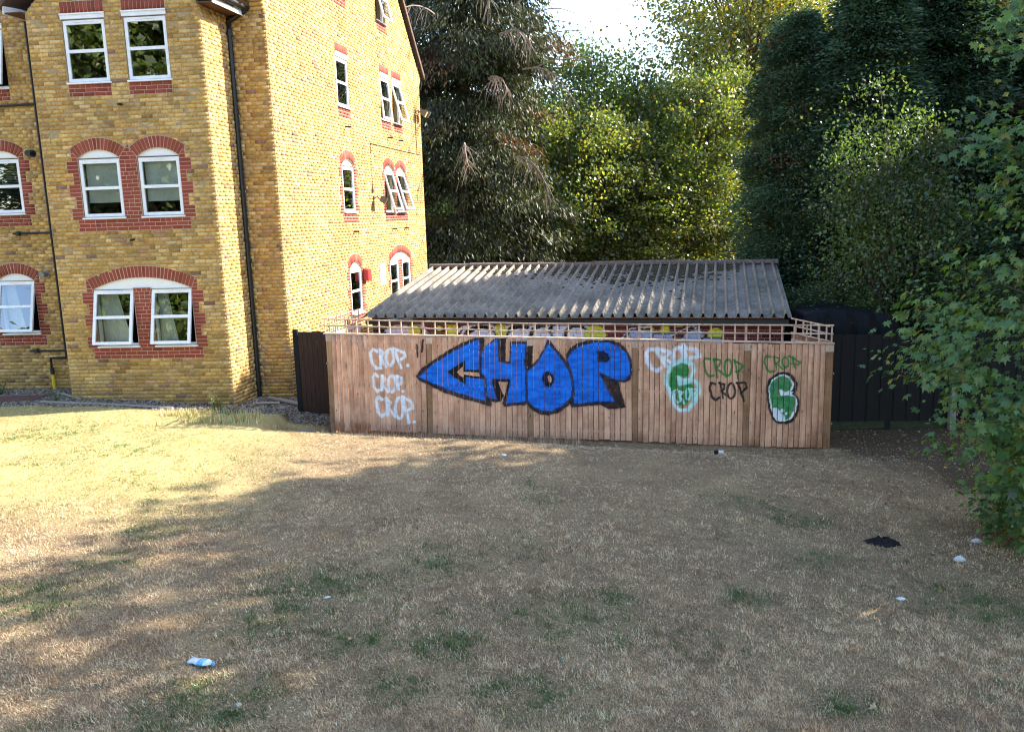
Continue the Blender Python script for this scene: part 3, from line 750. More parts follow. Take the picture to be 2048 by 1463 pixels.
# traced paint, metres along the fence and up (shed wall likewise)
GRAFFITI = [
  ('P','black',0.006,0,[(1.724,1.123),(1.868,1.275),(2.106,1.437),(2.363,1.597),(2.607,1.724),(2.869,1.822),(3.042,1.837),(3.036,1.686),(2.979,1.579),(2.958,1.189),(3.016,1.101),(3.053,0.926),(3.025,0.751),(3.13,0.64),(3.116,0.541),(2.997,0.574),(2.782,0.642),(2.479,0.72),(2.22,0.821),(2.006,0.933),(1.79,1.034)]),
  ('P','black',0.006,0,[(2.99,1.601),(3.212,1.802),(3.426,1.821),(3.423,1.38),(3.477,1.379),(3.499,1.745),(3.786,1.741),(3.912,1.686),(3.881,1.289),(3.783,1.225),(3.755,0.571),(3.344,0.54),(3.324,0.606),(3.372,0.749),(3.282,0.639),(3.194,0.617),(3.045,0.684),(3.014,1.058),(2.943,1.189)]),
  ('P','black',0.006,0,[(4.168,1.768),(4.22,1.746),(4.415,1.498),(4.519,1.369),(4.6,1.196),(4.649,0.937),(4.624,0.698),(4.526,0.546),(4.331,0.415),(4.159,0.371),(3.987,0.394),(3.839,0.494),(3.756,0.615),(3.761,1.204),(3.859,1.289),(3.99,1.417),(4.1,1.588)]),
  ('P','black',0.006,0,[(4.499,1.476),(4.586,1.625),(4.755,1.708),(4.986,1.768),(5.277,1.754),(5.464,1.688),(5.588,1.57),(5.67,1.378),(5.683,1.165),(5.647,1.015),(5.543,0.973),(5.428,0.985),(5.479,0.823),(5.561,0.52),(5.393,0.488),(5.246,0.488),(5.099,0.565),(4.844,0.544),(4.589,0.524),(4.527,0.611),(4.634,0.698),(4.638,0.915),(4.6,1.196),(4.519,1.369)]),
  ('P','blue',0.006,0,[(1.794,1.105),(2.023,1.307),(2.337,1.5),(2.582,1.638),(2.911,1.785),(2.93,1.709),(2.902,1.244),(2.652,1.224),(2.659,1.409),(2.313,1.195),(2.642,0.962),(2.664,1.093),(2.992,1.047),(2.996,0.839),(3.0,0.663),(2.827,0.697),(2.656,0.764),(2.332,0.865),(2.052,0.988)]),
  ('P','black',0.006,0,[(2.313,1.195),(2.659,1.409),(2.663,1.224),(2.934,1.222),(2.939,1.058),(2.665,1.104),(2.652,0.962)]),
  ('P','bare',0.006,0,[(2.498,1.193),(2.622,1.29),(2.618,1.192),(2.91,1.178),(2.929,1.102),(2.627,1.137),(2.614,1.083)]),
  ('P','blue',0.006,0,[(2.978,1.558),(3.079,1.675),(3.265,1.791),(3.273,1.36),(3.497,1.336),(3.529,1.702),(3.774,1.688),(3.732,1.334),(3.761,1.204),(3.746,0.637),(3.389,0.595),(3.466,1.01),(3.489,1.054),(3.144,1.057),(3.152,0.969),(3.218,0.683),(3.046,0.728),(3.048,1.079),(2.958,1.178)]),
  ('P','bare',0.006,0,[(3.425,1.778),(3.489,1.788),(3.467,1.39),(3.402,1.391)]),
  ('P','black',0.006,0,[(3.144,1.057),(3.477,1.032),(3.39,0.639),(3.353,0.836),(3.282,0.639),(3.23,0.705)]),
  ('P','bare',0.006,0,[(3.261,1.001),(3.433,1.0),(3.36,0.727)]),
  ('P','blue',0.006,0,[(4.187,1.683),(4.331,1.521),(4.434,1.38),(4.537,1.197),(4.607,0.959),(4.582,0.72),(4.419,0.557),(4.225,0.459),(4.032,0.471),(3.884,0.548),(3.79,0.659),(3.792,1.182),(3.923,1.278),(4.033,1.417)]),
  ('P','black',0.006,0,[(4.27,1.059),(4.271,1.015),(4.261,0.974),(4.243,0.94),(4.217,0.916),(4.187,0.905),(4.154,0.907),(4.124,0.922),(4.097,0.95),(4.078,0.987),(4.067,1.029),(4.067,1.073),(4.077,1.114),(4.095,1.148),(4.121,1.172),(4.151,1.183),(4.183,1.181),(4.214,1.165),(4.24,1.138),(4.26,1.101)]),
  ('P','bare',0.006,0,[(4.228,1.054),(4.23,1.024),(4.227,0.999),(4.217,0.983),(4.204,0.981),(4.19,0.991),(4.178,1.013),(4.169,1.042),(4.167,1.073),(4.171,1.098),(4.18,1.113),(4.194,1.116),(4.208,1.105),(4.22,1.083)]),
  ('P','blue',0.006,0,[(4.53,1.412),(4.627,1.56),(4.797,1.654),(5.069,1.714),(5.277,1.701),(5.443,1.625),(5.587,1.485),(5.638,1.293),(5.637,1.123),(5.543,1.027),(5.418,1.017),(5.272,1.083),(5.105,1.17),(5.115,1.106),(5.228,0.868),(5.363,0.629),(5.099,0.63),(4.633,0.593),(4.657,0.785),(4.639,1.002),(4.61,1.174)]),
  ('P','black',0.006,0,[(5.067,1.544),(5.172,1.55),(5.254,1.489),(5.285,1.404),(5.253,1.351),(5.076,1.363)]),
  ('L','black',0.004,0.03,[(1.786,1.706),(1.779,1.473)]),
  ('L','black',0.004,0.04,[(1.898,1.791),(1.865,1.575)]),
  ('L','white',0.012,0.05,[(1.039,1.589),(0.96,1.634),(0.902,1.572),(0.918,1.393),(0.993,1.266),(1.066,1.283)]),
  ('L','white',0.012,0.05,[(1.077,1.624),(1.084,1.283)]),
  ('L','white',0.012,0.05,[(1.077,1.624),(1.146,1.57),(1.095,1.463),(1.176,1.3)]),
  ('L','white',0.012,0.05,[(1.34,1.478),(1.333,1.431),(1.321,1.389),(1.303,1.355),(1.282,1.334),(1.259,1.326),(1.237,1.334),(1.218,1.356),(1.204,1.39),(1.196,1.432),(1.195,1.479),(1.201,1.526),(1.214,1.569),(1.232,1.602),(1.253,1.623),(1.276,1.631),(1.298,1.623),(1.317,1.601),(1.331,1.567),(1.339,1.525),(1.34,1.478)]),
  ('L','white',0.012,0.05,[(1.356,1.621),(1.464,1.279)]),
  ('L','white',0.012,0.05,[(1.339,1.639),(1.533,1.565),(1.546,1.476),(1.436,1.423)]),
  ('L','white',0.004,0.055,[(1.589,1.327),(1.592,1.323)]),
  ('L','white',0.012,0.046,[(1.02,1.121),(0.96,1.176),(0.928,1.104),(0.936,0.922),(0.985,0.831),(1.024,0.867)]),
  ('L','white',0.012,0.046,[(1.094,1.139),(1.078,0.867)]),
  ('L','white',0.012,0.046,[(1.094,1.139),(1.144,1.066),(1.086,0.994),(1.186,0.83)]),
  ('L','white',0.012,0.046,[(1.345,0.983),(1.339,0.935),(1.327,0.893),(1.31,0.859),(1.289,0.837),(1.267,0.829),(1.247,0.837),(1.228,0.859),(1.215,0.893),(1.208,0.936),(1.207,0.984),(1.213,1.031),(1.225,1.074),(1.242,1.108),(1.263,1.13),(1.285,1.137),(1.305,1.129),(1.323,1.107),(1.337,1.073),(1.344,1.03),(1.345,0.983)]),
  ('L','white',0.012,0.046,[(1.374,1.118),(1.397,0.883)]),
  ('L','white',0.012,0.046,[(1.365,1.118),(1.454,1.1),(1.448,0.973),(1.383,0.956)]),
  ('L','white',0.004,0.0506,[(1.477,0.837),(1.48,0.833)]),
  ('L','white',0.012,0.05,[(1.068,0.685),(0.998,0.74),(0.956,0.649),(0.981,0.447),(1.049,0.355),(1.107,0.41)]),
  ('L','white',0.012,0.05,[(1.142,0.703),(1.161,0.391)]),
  ('L','white',0.012,0.05,[(1.142,0.712),(1.229,0.629),(1.178,0.538),(1.305,0.354)]),
  ('L','white',0.012,0.05,[(1.46,0.519),(1.453,0.456),(1.439,0.4),(1.421,0.356),(1.399,0.327),(1.376,0.317),(1.354,0.327),(1.335,0.356),(1.321,0.401),(1.314,0.457),(1.314,0.519),(1.321,0.581),(1.334,0.637),(1.353,0.681),(1.375,0.71),(1.398,0.719),(1.42,0.71),(1.438,0.681),(1.452,0.637),(1.459,0.581),(1.46,0.519)]),
  ('L','white',0.012,0.05,[(1.47,0.719),(1.554,0.243)]),
  ('L','white',0.012,0.05,[(1.454,0.746),(1.629,0.627),(1.641,0.518),(1.511,0.464)]),
  ('L','white',0.004,0.055,[(1.655,0.258),(1.659,0.254)]),
  ('L','white',0.02,0.062,[(6.096,1.561),(5.988,1.581),(5.934,1.507),(5.952,1.34),(6.024,1.228),(6.115,1.18),(6.187,1.226)]),
  ('L','white',0.02,0.062,[(6.096,1.579),(6.277,1.263)]),
  ('L','white',0.02,0.062,[(6.132,1.579),(6.348,1.512),(6.24,1.411),(6.403,1.298)]),
  ('L','white',0.02,0.062,[(6.581,1.426),(6.577,1.375),(6.565,1.329),(6.545,1.292),(6.52,1.268),(6.493,1.261),(6.465,1.269),(6.44,1.293),(6.42,1.33),(6.407,1.377),(6.402,1.428),(6.406,1.479),(6.419,1.526),(6.438,1.562),(6.463,1.585),(6.491,1.593),(6.518,1.585),(6.544,1.561),(6.564,1.524),(6.577,1.477),(6.581,1.426)]),
  ('L','white',0.02,0.062,[(6.58,1.647),(6.654,1.296)]),
  ('L','white',0.02,0.062,[(6.562,1.592),(6.795,1.553),(6.867,1.441),(6.707,1.406)]),
  ('P','green',0.01,0,[(6.421,1.261),(6.546,1.334),(6.654,1.296),(6.691,1.166),(6.656,1.073),(6.584,1.055),(6.494,1.037),(6.531,0.944),(6.729,0.942),(6.783,0.867),(6.731,0.699),(6.624,0.549),(6.515,0.55),(6.424,0.701),(6.332,0.945),(6.349,1.132)]),
  ('L','cyan',0.02,0.065,[(6.51,1.353),(6.367,1.262),(6.295,1.114),(6.287,0.946),(6.351,0.795),(6.424,0.569),(6.534,0.455),(6.66,0.464),(6.786,0.605),(6.856,0.792),(6.836,0.96),(6.746,0.998),(6.656,0.98),(6.531,0.944),(6.494,1.065),(6.584,0.999),(6.71,1.036),(6.762,1.165),(6.743,1.295),(6.653,1.351),(6.51,1.353)]),
  ('L','white',0.015,0.03,[(6.71,1.036),(6.762,1.165),(6.743,1.295)]),
  ('L','white',0.015,0.03,[(6.332,0.87),(6.424,0.569),(6.534,0.465),(6.66,0.474)]),
  ('L','cyan',0.012,0.03,[(6.477,0.841),(6.423,0.813),(6.433,0.663),(6.497,0.606)]),
  ('L','cyan',0.012,0.03,[(6.513,0.813),(6.533,0.625)]),
  ('L','cyan',0.012,0.03,[(6.513,0.813),(6.571,0.794),(6.523,0.719),(6.605,0.587)]),
  ('L','cyan',0.012,0.03,[(6.707,0.756),(6.705,0.724),(6.7,0.695),(6.691,0.672),(6.68,0.658),(6.668,0.653),(6.656,0.658),(6.644,0.672),(6.635,0.695),(6.63,0.724),(6.627,0.756),(6.629,0.788),(6.635,0.817),(6.643,0.839),(6.654,0.854),(6.666,0.859),(6.679,0.854),(6.69,0.839),(6.699,0.816),(6.705,0.787),(6.707,0.756)]),
  ('L','cyan',0.012,0.03,[(6.729,0.849),(6.767,0.624)]),
  ('L','cyan',0.012,0.03,[(6.729,0.849),(6.828,0.839),(6.77,0.746)]),
  ('L','green',0.012,0.032,[(7.037,1.384),(6.965,1.404),(6.939,1.33),(6.968,1.163),(7.032,1.07),(7.112,1.088)]),
  ('L','green',0.012,0.032,[(7.117,1.384),(7.175,1.051)]),
  ('L','green',0.012,0.032,[(7.108,1.384),(7.233,1.364),(7.207,1.272),(7.155,1.217),(7.335,1.068)]),
  ('L','green',0.012,0.032,[(7.421,1.233),(7.418,1.188),(7.41,1.147),(7.397,1.114),(7.38,1.093),(7.361,1.086),(7.342,1.093),(7.324,1.115),(7.31,1.147),(7.3,1.189),(7.297,1.234),(7.299,1.28),(7.307,1.321),(7.32,1.353),(7.337,1.374),(7.356,1.381),(7.376,1.374),(7.393,1.353),(7.407,1.32),(7.417,1.279),(7.421,1.233)]),
  ('L','green',0.012,0.032,[(7.472,1.361),(7.531,1.029)]),
  ('L','green',0.012,0.032,[(7.454,1.362),(7.624,1.25),(7.546,1.158),(7.493,1.159)]),
  ('L','black',0.008,0.036,[(7.141,0.939),(7.069,0.958),(7.043,0.866),(7.09,0.697),(7.154,0.641),(7.216,0.687)]),
  ('L','black',0.008,0.036,[(7.23,0.957),(7.278,0.677)]),
  ('L','black',0.008,0.036,[(7.212,0.957),(7.301,0.92),(7.294,0.845),(7.25,0.808),(7.358,0.714)]),
  ('L','black',0.008,0.036,[(7.487,0.807),(7.484,0.764),(7.475,0.725),(7.461,0.694),(7.442,0.674),(7.421,0.667),(7.4,0.674),(7.381,0.694),(7.366,0.725),(7.355,0.764),(7.351,0.808),(7.354,0.851),(7.363,0.89),(7.377,0.92),(7.396,0.94),(7.417,0.947),(7.438,0.94),(7.457,0.92),(7.472,0.889),(7.483,0.85),(7.487,0.807)]),
  ('L','black',0.008,0.036,[(7.532,0.955),(7.645,0.62)]),
  ('L','black',0.008,0.036,[(7.514,0.955),(7.656,0.954),(7.693,0.861),(7.589,0.769)]),
  ('L','green',0.012,0.028,[(8.086,1.41),(8.007,1.429),(7.974,1.338),(8.021,1.209),(8.093,1.135),(8.163,1.171)]),
  ('L','green',0.012,0.028,[(8.139,1.409),(8.197,1.189)]),
  ('L','green',0.012,0.028,[(8.139,1.409),(8.244,1.39),(8.229,1.317),(8.177,1.299),(8.311,1.188)]),
  ('L','green',0.012,0.028,[(8.398,1.315),(8.396,1.287),(8.389,1.262),(8.377,1.242),(8.362,1.229),(8.345,1.225),(8.328,1.229),(8.312,1.242),(8.299,1.263),(8.29,1.288),(8.287,1.317),(8.289,1.345),(8.296,1.37),(8.308,1.39),(8.323,1.403),(8.34,1.407),(8.357,1.403),(8.373,1.389),(8.386,1.369),(8.395,1.344),(8.398,1.315)]),
  ('L','green',0.012,0.028,[(8.453,1.406),(8.511,1.205)]),
  ('L','green',0.012,0.028,[(8.392,1.425),(8.595,1.313),(8.562,1.277),(8.439,1.288)]),
  ('P','black',0.006,0,[(8.216,1.134),(8.374,1.142),(8.498,1.058),(8.555,0.929),(8.549,0.819),(8.507,0.763),(8.598,0.652),(8.611,0.522),(8.572,0.355),(8.505,0.243),(8.382,0.196),(8.24,0.215),(8.15,0.281),(8.074,0.468),(8.033,0.711),(8.021,0.859),(8.061,1.007)]),
  ('P','white',0.006,0,[(8.218,1.079),(8.322,1.1),(8.429,1.05),(8.497,0.93),(8.487,0.837),(8.436,0.782),(8.526,0.708),(8.568,0.596),(8.543,0.429),(8.468,0.29),(8.346,0.243),(8.221,0.262),(8.157,0.356),(8.099,0.524),(8.068,0.748),(8.064,0.877),(8.114,1.006)]),
  ('P','green',0.006,0,[(8.201,1.042),(8.323,1.078),(8.412,1.022),(8.468,0.911),(8.435,0.819),(8.366,0.774),(8.277,0.83),(8.251,0.82),(8.28,0.728),(8.509,0.708),(8.538,0.597),(8.507,0.448),(8.432,0.318),(8.372,0.262),(8.361,0.337),(8.288,0.412),(8.215,0.505),(8.144,0.496),(8.106,0.636),(8.084,0.785),(8.089,0.932)]),
  ('P','white',0.006,0,[(8.242,0.83),(8.296,0.783),(8.489,0.782),(8.438,0.727),(8.28,0.718)]),
  ('L','white',0.004,0.06,[(8.305,0.452),(8.307,0.445)]),
  ('L','white',0.004,0.04,[(8.373,0.396),(8.374,0.385)]),
]
SHED_PAINT = [
  ('white',0,[(1.373,1.56),(1.337,1.433),(1.246,1.318),(1.106,1.225),(0.933,1.164),(0.742,1.142),(0.552,1.16),(0.382,1.218),(0.25,1.309),(0.169,1.425),(0.146,1.554),(0.185,1.682),(0.28,1.798),(0.423,1.89),(0.598,1.948),(0.788,1.968),(0.975,1.948),(1.141,1.89),(1.27,1.8),(1.35,1.687)]),
  ('black',0,[(1.318,1.56),(1.286,1.449),(1.202,1.348),(1.076,1.268),(0.918,1.215),(0.745,1.195),(0.572,1.211),(0.418,1.262),(0.298,1.341),(0.224,1.442),(0.203,1.554),(0.238,1.666),(0.324,1.767),(0.453,1.847),(0.612,1.898),(0.785,1.916),(0.955,1.898),(1.106,1.848),(1.224,1.769),(1.297,1.67)]),
  ('white2',0,[(1.218,1.528),(1.192,1.441),(1.127,1.363),(1.028,1.3),(0.905,1.258),(0.77,1.243),(0.635,1.256),(0.515,1.295),(0.422,1.357),(0.364,1.435),(0.348,1.523),(0.375,1.61),(0.442,1.689),(0.542,1.751),(0.666,1.792),(0.801,1.806),(0.934,1.792),(1.052,1.753),(1.144,1.692),(1.201,1.614)]),
  ('white',0,[(2.538,1.535),(2.521,1.455),(2.478,1.383),(2.412,1.325),(2.33,1.287),(2.24,1.273),(2.15,1.285),(2.071,1.322),(2.009,1.379),(1.97,1.452),(1.96,1.532),(1.977,1.613),(2.022,1.685),(2.088,1.743),(2.171,1.78),(2.26,1.793),(2.349,1.78),(2.428,1.744),(2.489,1.687),(2.527,1.615)]),
  ('black',0,[(2.485,1.535),(2.471,1.471),(2.436,1.413),(2.382,1.366),(2.315,1.336),(2.242,1.326),(2.169,1.335),(2.104,1.364),(2.054,1.41),(2.022,1.468),(2.014,1.532),(2.028,1.597),(2.064,1.655),(2.118,1.701),(2.185,1.731),(2.258,1.741),(2.331,1.731),(2.395,1.702),(2.445,1.657),(2.476,1.599)]),
  ('white2',0,[(2.454,1.504),(2.443,1.454),(2.415,1.408),(2.373,1.372),(2.321,1.349),(2.264,1.34),(2.207,1.348),(2.157,1.371),(2.117,1.406),(2.093,1.451),(2.086,1.502),(2.097,1.552),(2.125,1.597),(2.167,1.633),(2.22,1.656),(2.277,1.665),(2.333,1.657),(2.383,1.634),(2.422,1.599),(2.447,1.554)]),
  ('white',0,[(2.982,1.528),(2.957,1.429),(2.889,1.339),(2.786,1.267),(2.658,1.22),(2.515,1.203),(2.374,1.217),(2.247,1.262),(2.148,1.333),(2.086,1.423),(2.067,1.522),(2.094,1.622),(2.163,1.712),(2.268,1.783),(2.397,1.829),(2.539,1.845),(2.679,1.83),(2.804,1.785),(2.902,1.715),(2.963,1.626)]),
  ('black',0,[(2.929,1.527),(2.907,1.444),(2.848,1.369),(2.757,1.309),(2.643,1.27),(2.517,1.255),(2.392,1.267),(2.28,1.305),(2.192,1.364),(2.137,1.439),(2.121,1.523),(2.144,1.606),(2.205,1.682),(2.298,1.742),(2.412,1.78),(2.537,1.793),(2.661,1.781),(2.772,1.743),(2.858,1.684),(2.912,1.61)]),
  ('white2',0,[(2.861,1.496),(2.844,1.431),(2.797,1.373),(2.726,1.325),(2.638,1.295),(2.54,1.284),(2.442,1.293),(2.355,1.322),(2.287,1.368),(2.244,1.427),(2.231,1.492),(2.249,1.557),(2.296,1.616),(2.368,1.663),(2.457,1.693),(2.555,1.704),(2.652,1.694),(2.738,1.664),(2.806,1.619),(2.848,1.561)]),
  ('white',0,[(3.772,1.553),(3.749,1.455),(3.687,1.366),(3.591,1.295),(3.472,1.249),(3.339,1.232),(3.207,1.246),(3.089,1.291),(2.996,1.361),(2.937,1.449),(2.919,1.548),(2.944,1.647),(3.008,1.735),(3.105,1.806),(3.225,1.851),(3.357,1.866),(3.488,1.851),(3.604,1.807),(3.696,1.737),(3.754,1.65)]),
  ('black',0,[(3.721,1.552),(3.7,1.471),(3.646,1.396),(3.562,1.337),(3.457,1.298),(3.341,1.284),(3.225,1.296),(3.121,1.333),(3.039,1.391),(2.988,1.466),(2.972,1.548),(2.993,1.631),(3.049,1.705),(3.134,1.765),(3.24,1.802),(3.356,1.816),(3.47,1.803),(3.573,1.766),(3.654,1.708),(3.704,1.634)]),
  ('white2',0,[(3.659,1.522),(3.643,1.458),(3.6,1.399),(3.535,1.353),(3.453,1.323),(3.362,1.312),(3.272,1.321),(3.191,1.35),(3.128,1.396),(3.088,1.454),(3.075,1.518),(3.092,1.582),(3.135,1.641),(3.201,1.687),(3.284,1.716),(3.374,1.727),(3.464,1.717),(3.544,1.688),(3.607,1.643),(3.646,1.585)]),
  ('white',0,[(4.161,1.595),(4.143,1.505),(4.094,1.422),(4.018,1.356),(3.923,1.314),(3.818,1.298),(3.713,1.312),(3.619,1.353),(3.545,1.418),(3.499,1.501),(3.484,1.592),(3.503,1.683),(3.554,1.766),(3.631,1.831),(3.726,1.873),(3.831,1.887),(3.935,1.873),(4.028,1.832),(4.101,1.767),(4.146,1.686)]),
  ('black',0,[(4.11,1.595),(4.095,1.52),(4.053,1.452),(3.989,1.397),(3.908,1.362),(3.819,1.349),(3.73,1.361),(3.65,1.395),(3.588,1.449),(3.548,1.517),(3.536,1.592),(3.552,1.668),(3.595,1.736),(3.66,1.79),(3.741,1.825),(3.83,1.837),(3.918,1.825),(3.997,1.791),(4.059,1.737),(4.098,1.67)]),
  ('white2',0,[(4.067,1.565),(4.055,1.506),(4.022,1.453),(3.972,1.41),(3.909,1.383),(3.84,1.373),(3.771,1.382),(3.709,1.408),(3.66,1.45),(3.629,1.503),(3.619,1.562),(3.632,1.621),(3.665,1.674),(3.716,1.716),(3.779,1.744),(3.848,1.753),(3.917,1.744),(3.979,1.717),(4.027,1.676),(4.058,1.623)]),
  ('white',0,[(4.506,1.698),(4.49,1.62),(4.445,1.55),(4.374,1.493),(4.286,1.457),(4.189,1.444),(4.091,1.455),(4.004,1.491),(3.935,1.547),(3.892,1.617),(3.878,1.695),(3.895,1.774),(3.942,1.844),(4.013,1.9),(4.101,1.936),(4.198,1.948),(4.295,1.936),(4.381,1.9),(4.449,1.845),(4.492,1.775)]),
  ('black',0,[(4.456,1.697),(4.442,1.635),(4.404,1.579),(4.345,1.534),(4.271,1.505),(4.19,1.494),(4.108,1.504),(4.035,1.532),(3.977,1.577),(3.941,1.633),(3.929,1.696),(3.943,1.758),(3.982,1.814),(4.042,1.859),(4.116,1.888),(4.197,1.898),(4.278,1.888),(4.351,1.86),(4.408,1.815),(4.444,1.759)]),
  ('white2',0,[(4.418,1.667),(4.407,1.619),(4.378,1.575),(4.332,1.54),(4.274,1.517),(4.21,1.509),(4.147,1.516),(4.09,1.538),(4.045,1.573),(4.016,1.617),(4.007,1.665),(4.018,1.714),(4.048,1.758),(4.095,1.793),(4.153,1.816),(4.216,1.823),(4.279,1.816),(4.336,1.794),(4.381,1.759),(4.409,1.716)]),
  ('white',0,[(4.786,1.619),(4.771,1.535),(4.728,1.459),(4.663,1.398),(4.581,1.359),(4.491,1.345),(4.401,1.358),(4.319,1.396),(4.255,1.456),(4.215,1.532),(4.202,1.616),(4.218,1.7),(4.261,1.776),(4.327,1.836),(4.409,1.875),(4.499,1.888),(4.589,1.875),(4.669,1.837),(4.733,1.777),(4.773,1.702)]),
  ('black',0,[(4.736,1.618),(4.723,1.55),(4.688,1.488),(4.634,1.439),(4.567,1.407),(4.492,1.395),(4.417,1.406),(4.35,1.437),(4.297,1.486),(4.263,1.547),(4.253,1.616),(4.266,1.685),(4.302,1.746),(4.356,1.796),(4.424,1.827),(4.499,1.838),(4.573,1.827),(4.639,1.796),(4.692,1.748),(4.725,1.686)]),
  ('white2',0,[(4.703,1.588),(4.693,1.535),(4.665,1.487),(4.623,1.448),(4.57,1.423),(4.512,1.414),(4.454,1.422),(4.402,1.446),(4.36,1.485),(4.334,1.533),(4.326,1.586),(4.336,1.64),(4.364,1.688),(4.406,1.726),(4.459,1.751),(4.517,1.759),(4.575,1.751),(4.627,1.727),(4.668,1.689),(4.694,1.641)]),
  ('black',0,[(0.112,1.553),(0.239,1.767),(0.375,1.789),(0.485,1.555)]),
  ('yellow',0,[(1.214,1.665),(1.197,1.591),(1.157,1.533),(1.102,1.5),(1.043,1.499),(0.992,1.532),(0.958,1.59),(0.949,1.664),(0.966,1.737),(1.006,1.795),(1.06,1.828),(1.119,1.828),(1.171,1.796),(1.204,1.737)]),
  ('yellow',0,[(2.052,1.668),(2.036,1.591),(1.997,1.529),(1.944,1.495),(1.886,1.494),(1.835,1.528),(1.802,1.59),(1.792,1.667),(1.809,1.744),(1.848,1.805),(1.901,1.839),(1.959,1.84),(2.009,1.806),(2.042,1.744)]),
  ('yellow',0,[(1.887,1.844),(1.879,1.817),(1.86,1.795),(1.834,1.783),(1.805,1.783),(1.779,1.795),(1.762,1.817),(1.757,1.844),(1.765,1.871),(1.784,1.892),(1.81,1.904),(1.839,1.904),(1.865,1.893),(1.882,1.871)]),
  ('yellow',0,[(1.698,1.729),(1.69,1.702),(1.671,1.68),(1.644,1.668),(1.615,1.668),(1.589,1.68),(1.572,1.701),(1.567,1.729),(1.575,1.756),(1.594,1.778),(1.621,1.79),(1.65,1.79),(1.675,1.778),(1.692,1.756)]),
  ('yellow',0,[(3.081,1.692),(3.066,1.603),(3.029,1.532),(2.977,1.492),(2.921,1.491),(2.872,1.531),(2.839,1.602),(2.83,1.691),(2.845,1.781),(2.882,1.852),(2.934,1.891),(2.99,1.892),(3.039,1.852),(3.072,1.781)]),
  ('yellow',0,[(5.094,1.62),(5.072,1.542),(5.01,1.479),(4.922,1.444),(4.825,1.443),(4.737,1.477),(4.677,1.54),(4.656,1.618),(4.679,1.696),(4.741,1.759),(4.829,1.794),(4.926,1.794),(5.013,1.76),(5.073,1.698)]),
  ('yellow',0,[(6.031,1.664),(6.019,1.604),(5.987,1.556),(5.941,1.529),(5.889,1.529),(5.843,1.555),(5.81,1.603),(5.799,1.663),(5.811,1.723),(5.843,1.771),(5.889,1.798),(5.941,1.798),(5.987,1.771),(6.019,1.724)]),
  ('yellow',0,[(7.335,1.631),(7.321,1.58),(7.281,1.54),(7.221,1.517),(7.155,1.517),(7.095,1.539),(7.053,1.579),(7.037,1.629),(7.051,1.68),(7.092,1.72),(7.152,1.743),(7.218,1.743),(7.278,1.721),(7.32,1.681)]),
  ('yellow',0,[(6.603,1.822),(6.595,1.797),(6.575,1.776),(6.544,1.765),(6.51,1.765),(6.48,1.776),(6.459,1.796),(6.451,1.822),(6.458,1.847),(6.479,1.867),(6.51,1.879),(6.543,1.879),(6.574,1.868),(6.595,1.847)]),
  ('yellow',0,[(6.337,1.704),(6.328,1.662),(6.302,1.628),(6.264,1.609),(6.221,1.608),(6.182,1.627),(6.156,1.661),(6.146,1.704),(6.156,1.746),(6.182,1.78),(6.22,1.799),(6.263,1.799),(6.301,1.781),(6.328,1.747)]),
  ('lav',0,[(5.349,1.402),(5.585,1.702),(5.954,1.723),(6.243,1.409)]),
  ('black',0.035,[(5.349,1.402),(5.585,1.702),(5.954,1.723),(6.243,1.409),(5.349,1.402)]),
  ('lav',0,[(5.905,1.407),(6.012,1.624),(6.385,1.626),(6.453,1.411)]),
  ('black',0.035,[(5.905,1.407),(6.012,1.624),(6.385,1.626),(6.453,1.411),(5.905,1.407)]),
  ('lav',0,[(6.453,1.411),(6.642,1.666),(6.905,1.755),(7.096,1.416)]),
  ('black',0.035,[(6.453,1.411),(6.642,1.666),(6.905,1.755),(7.096,1.416),(6.453,1.411)]),
  ('lav',0,[(6.908,1.415),(6.944,1.551),(7.281,1.553),(7.468,1.419)]),
  ('black',0.035,[(6.908,1.415),(6.944,1.551),(7.281,1.553),(7.468,1.419),(6.908,1.415)]),
  ('white',0.02,[(5.329,1.462),(5.585,1.741),(5.973,1.762)]),
  ('white',0.02,[(6.338,1.587),(6.763,1.803),(6.905,1.668)]),
]
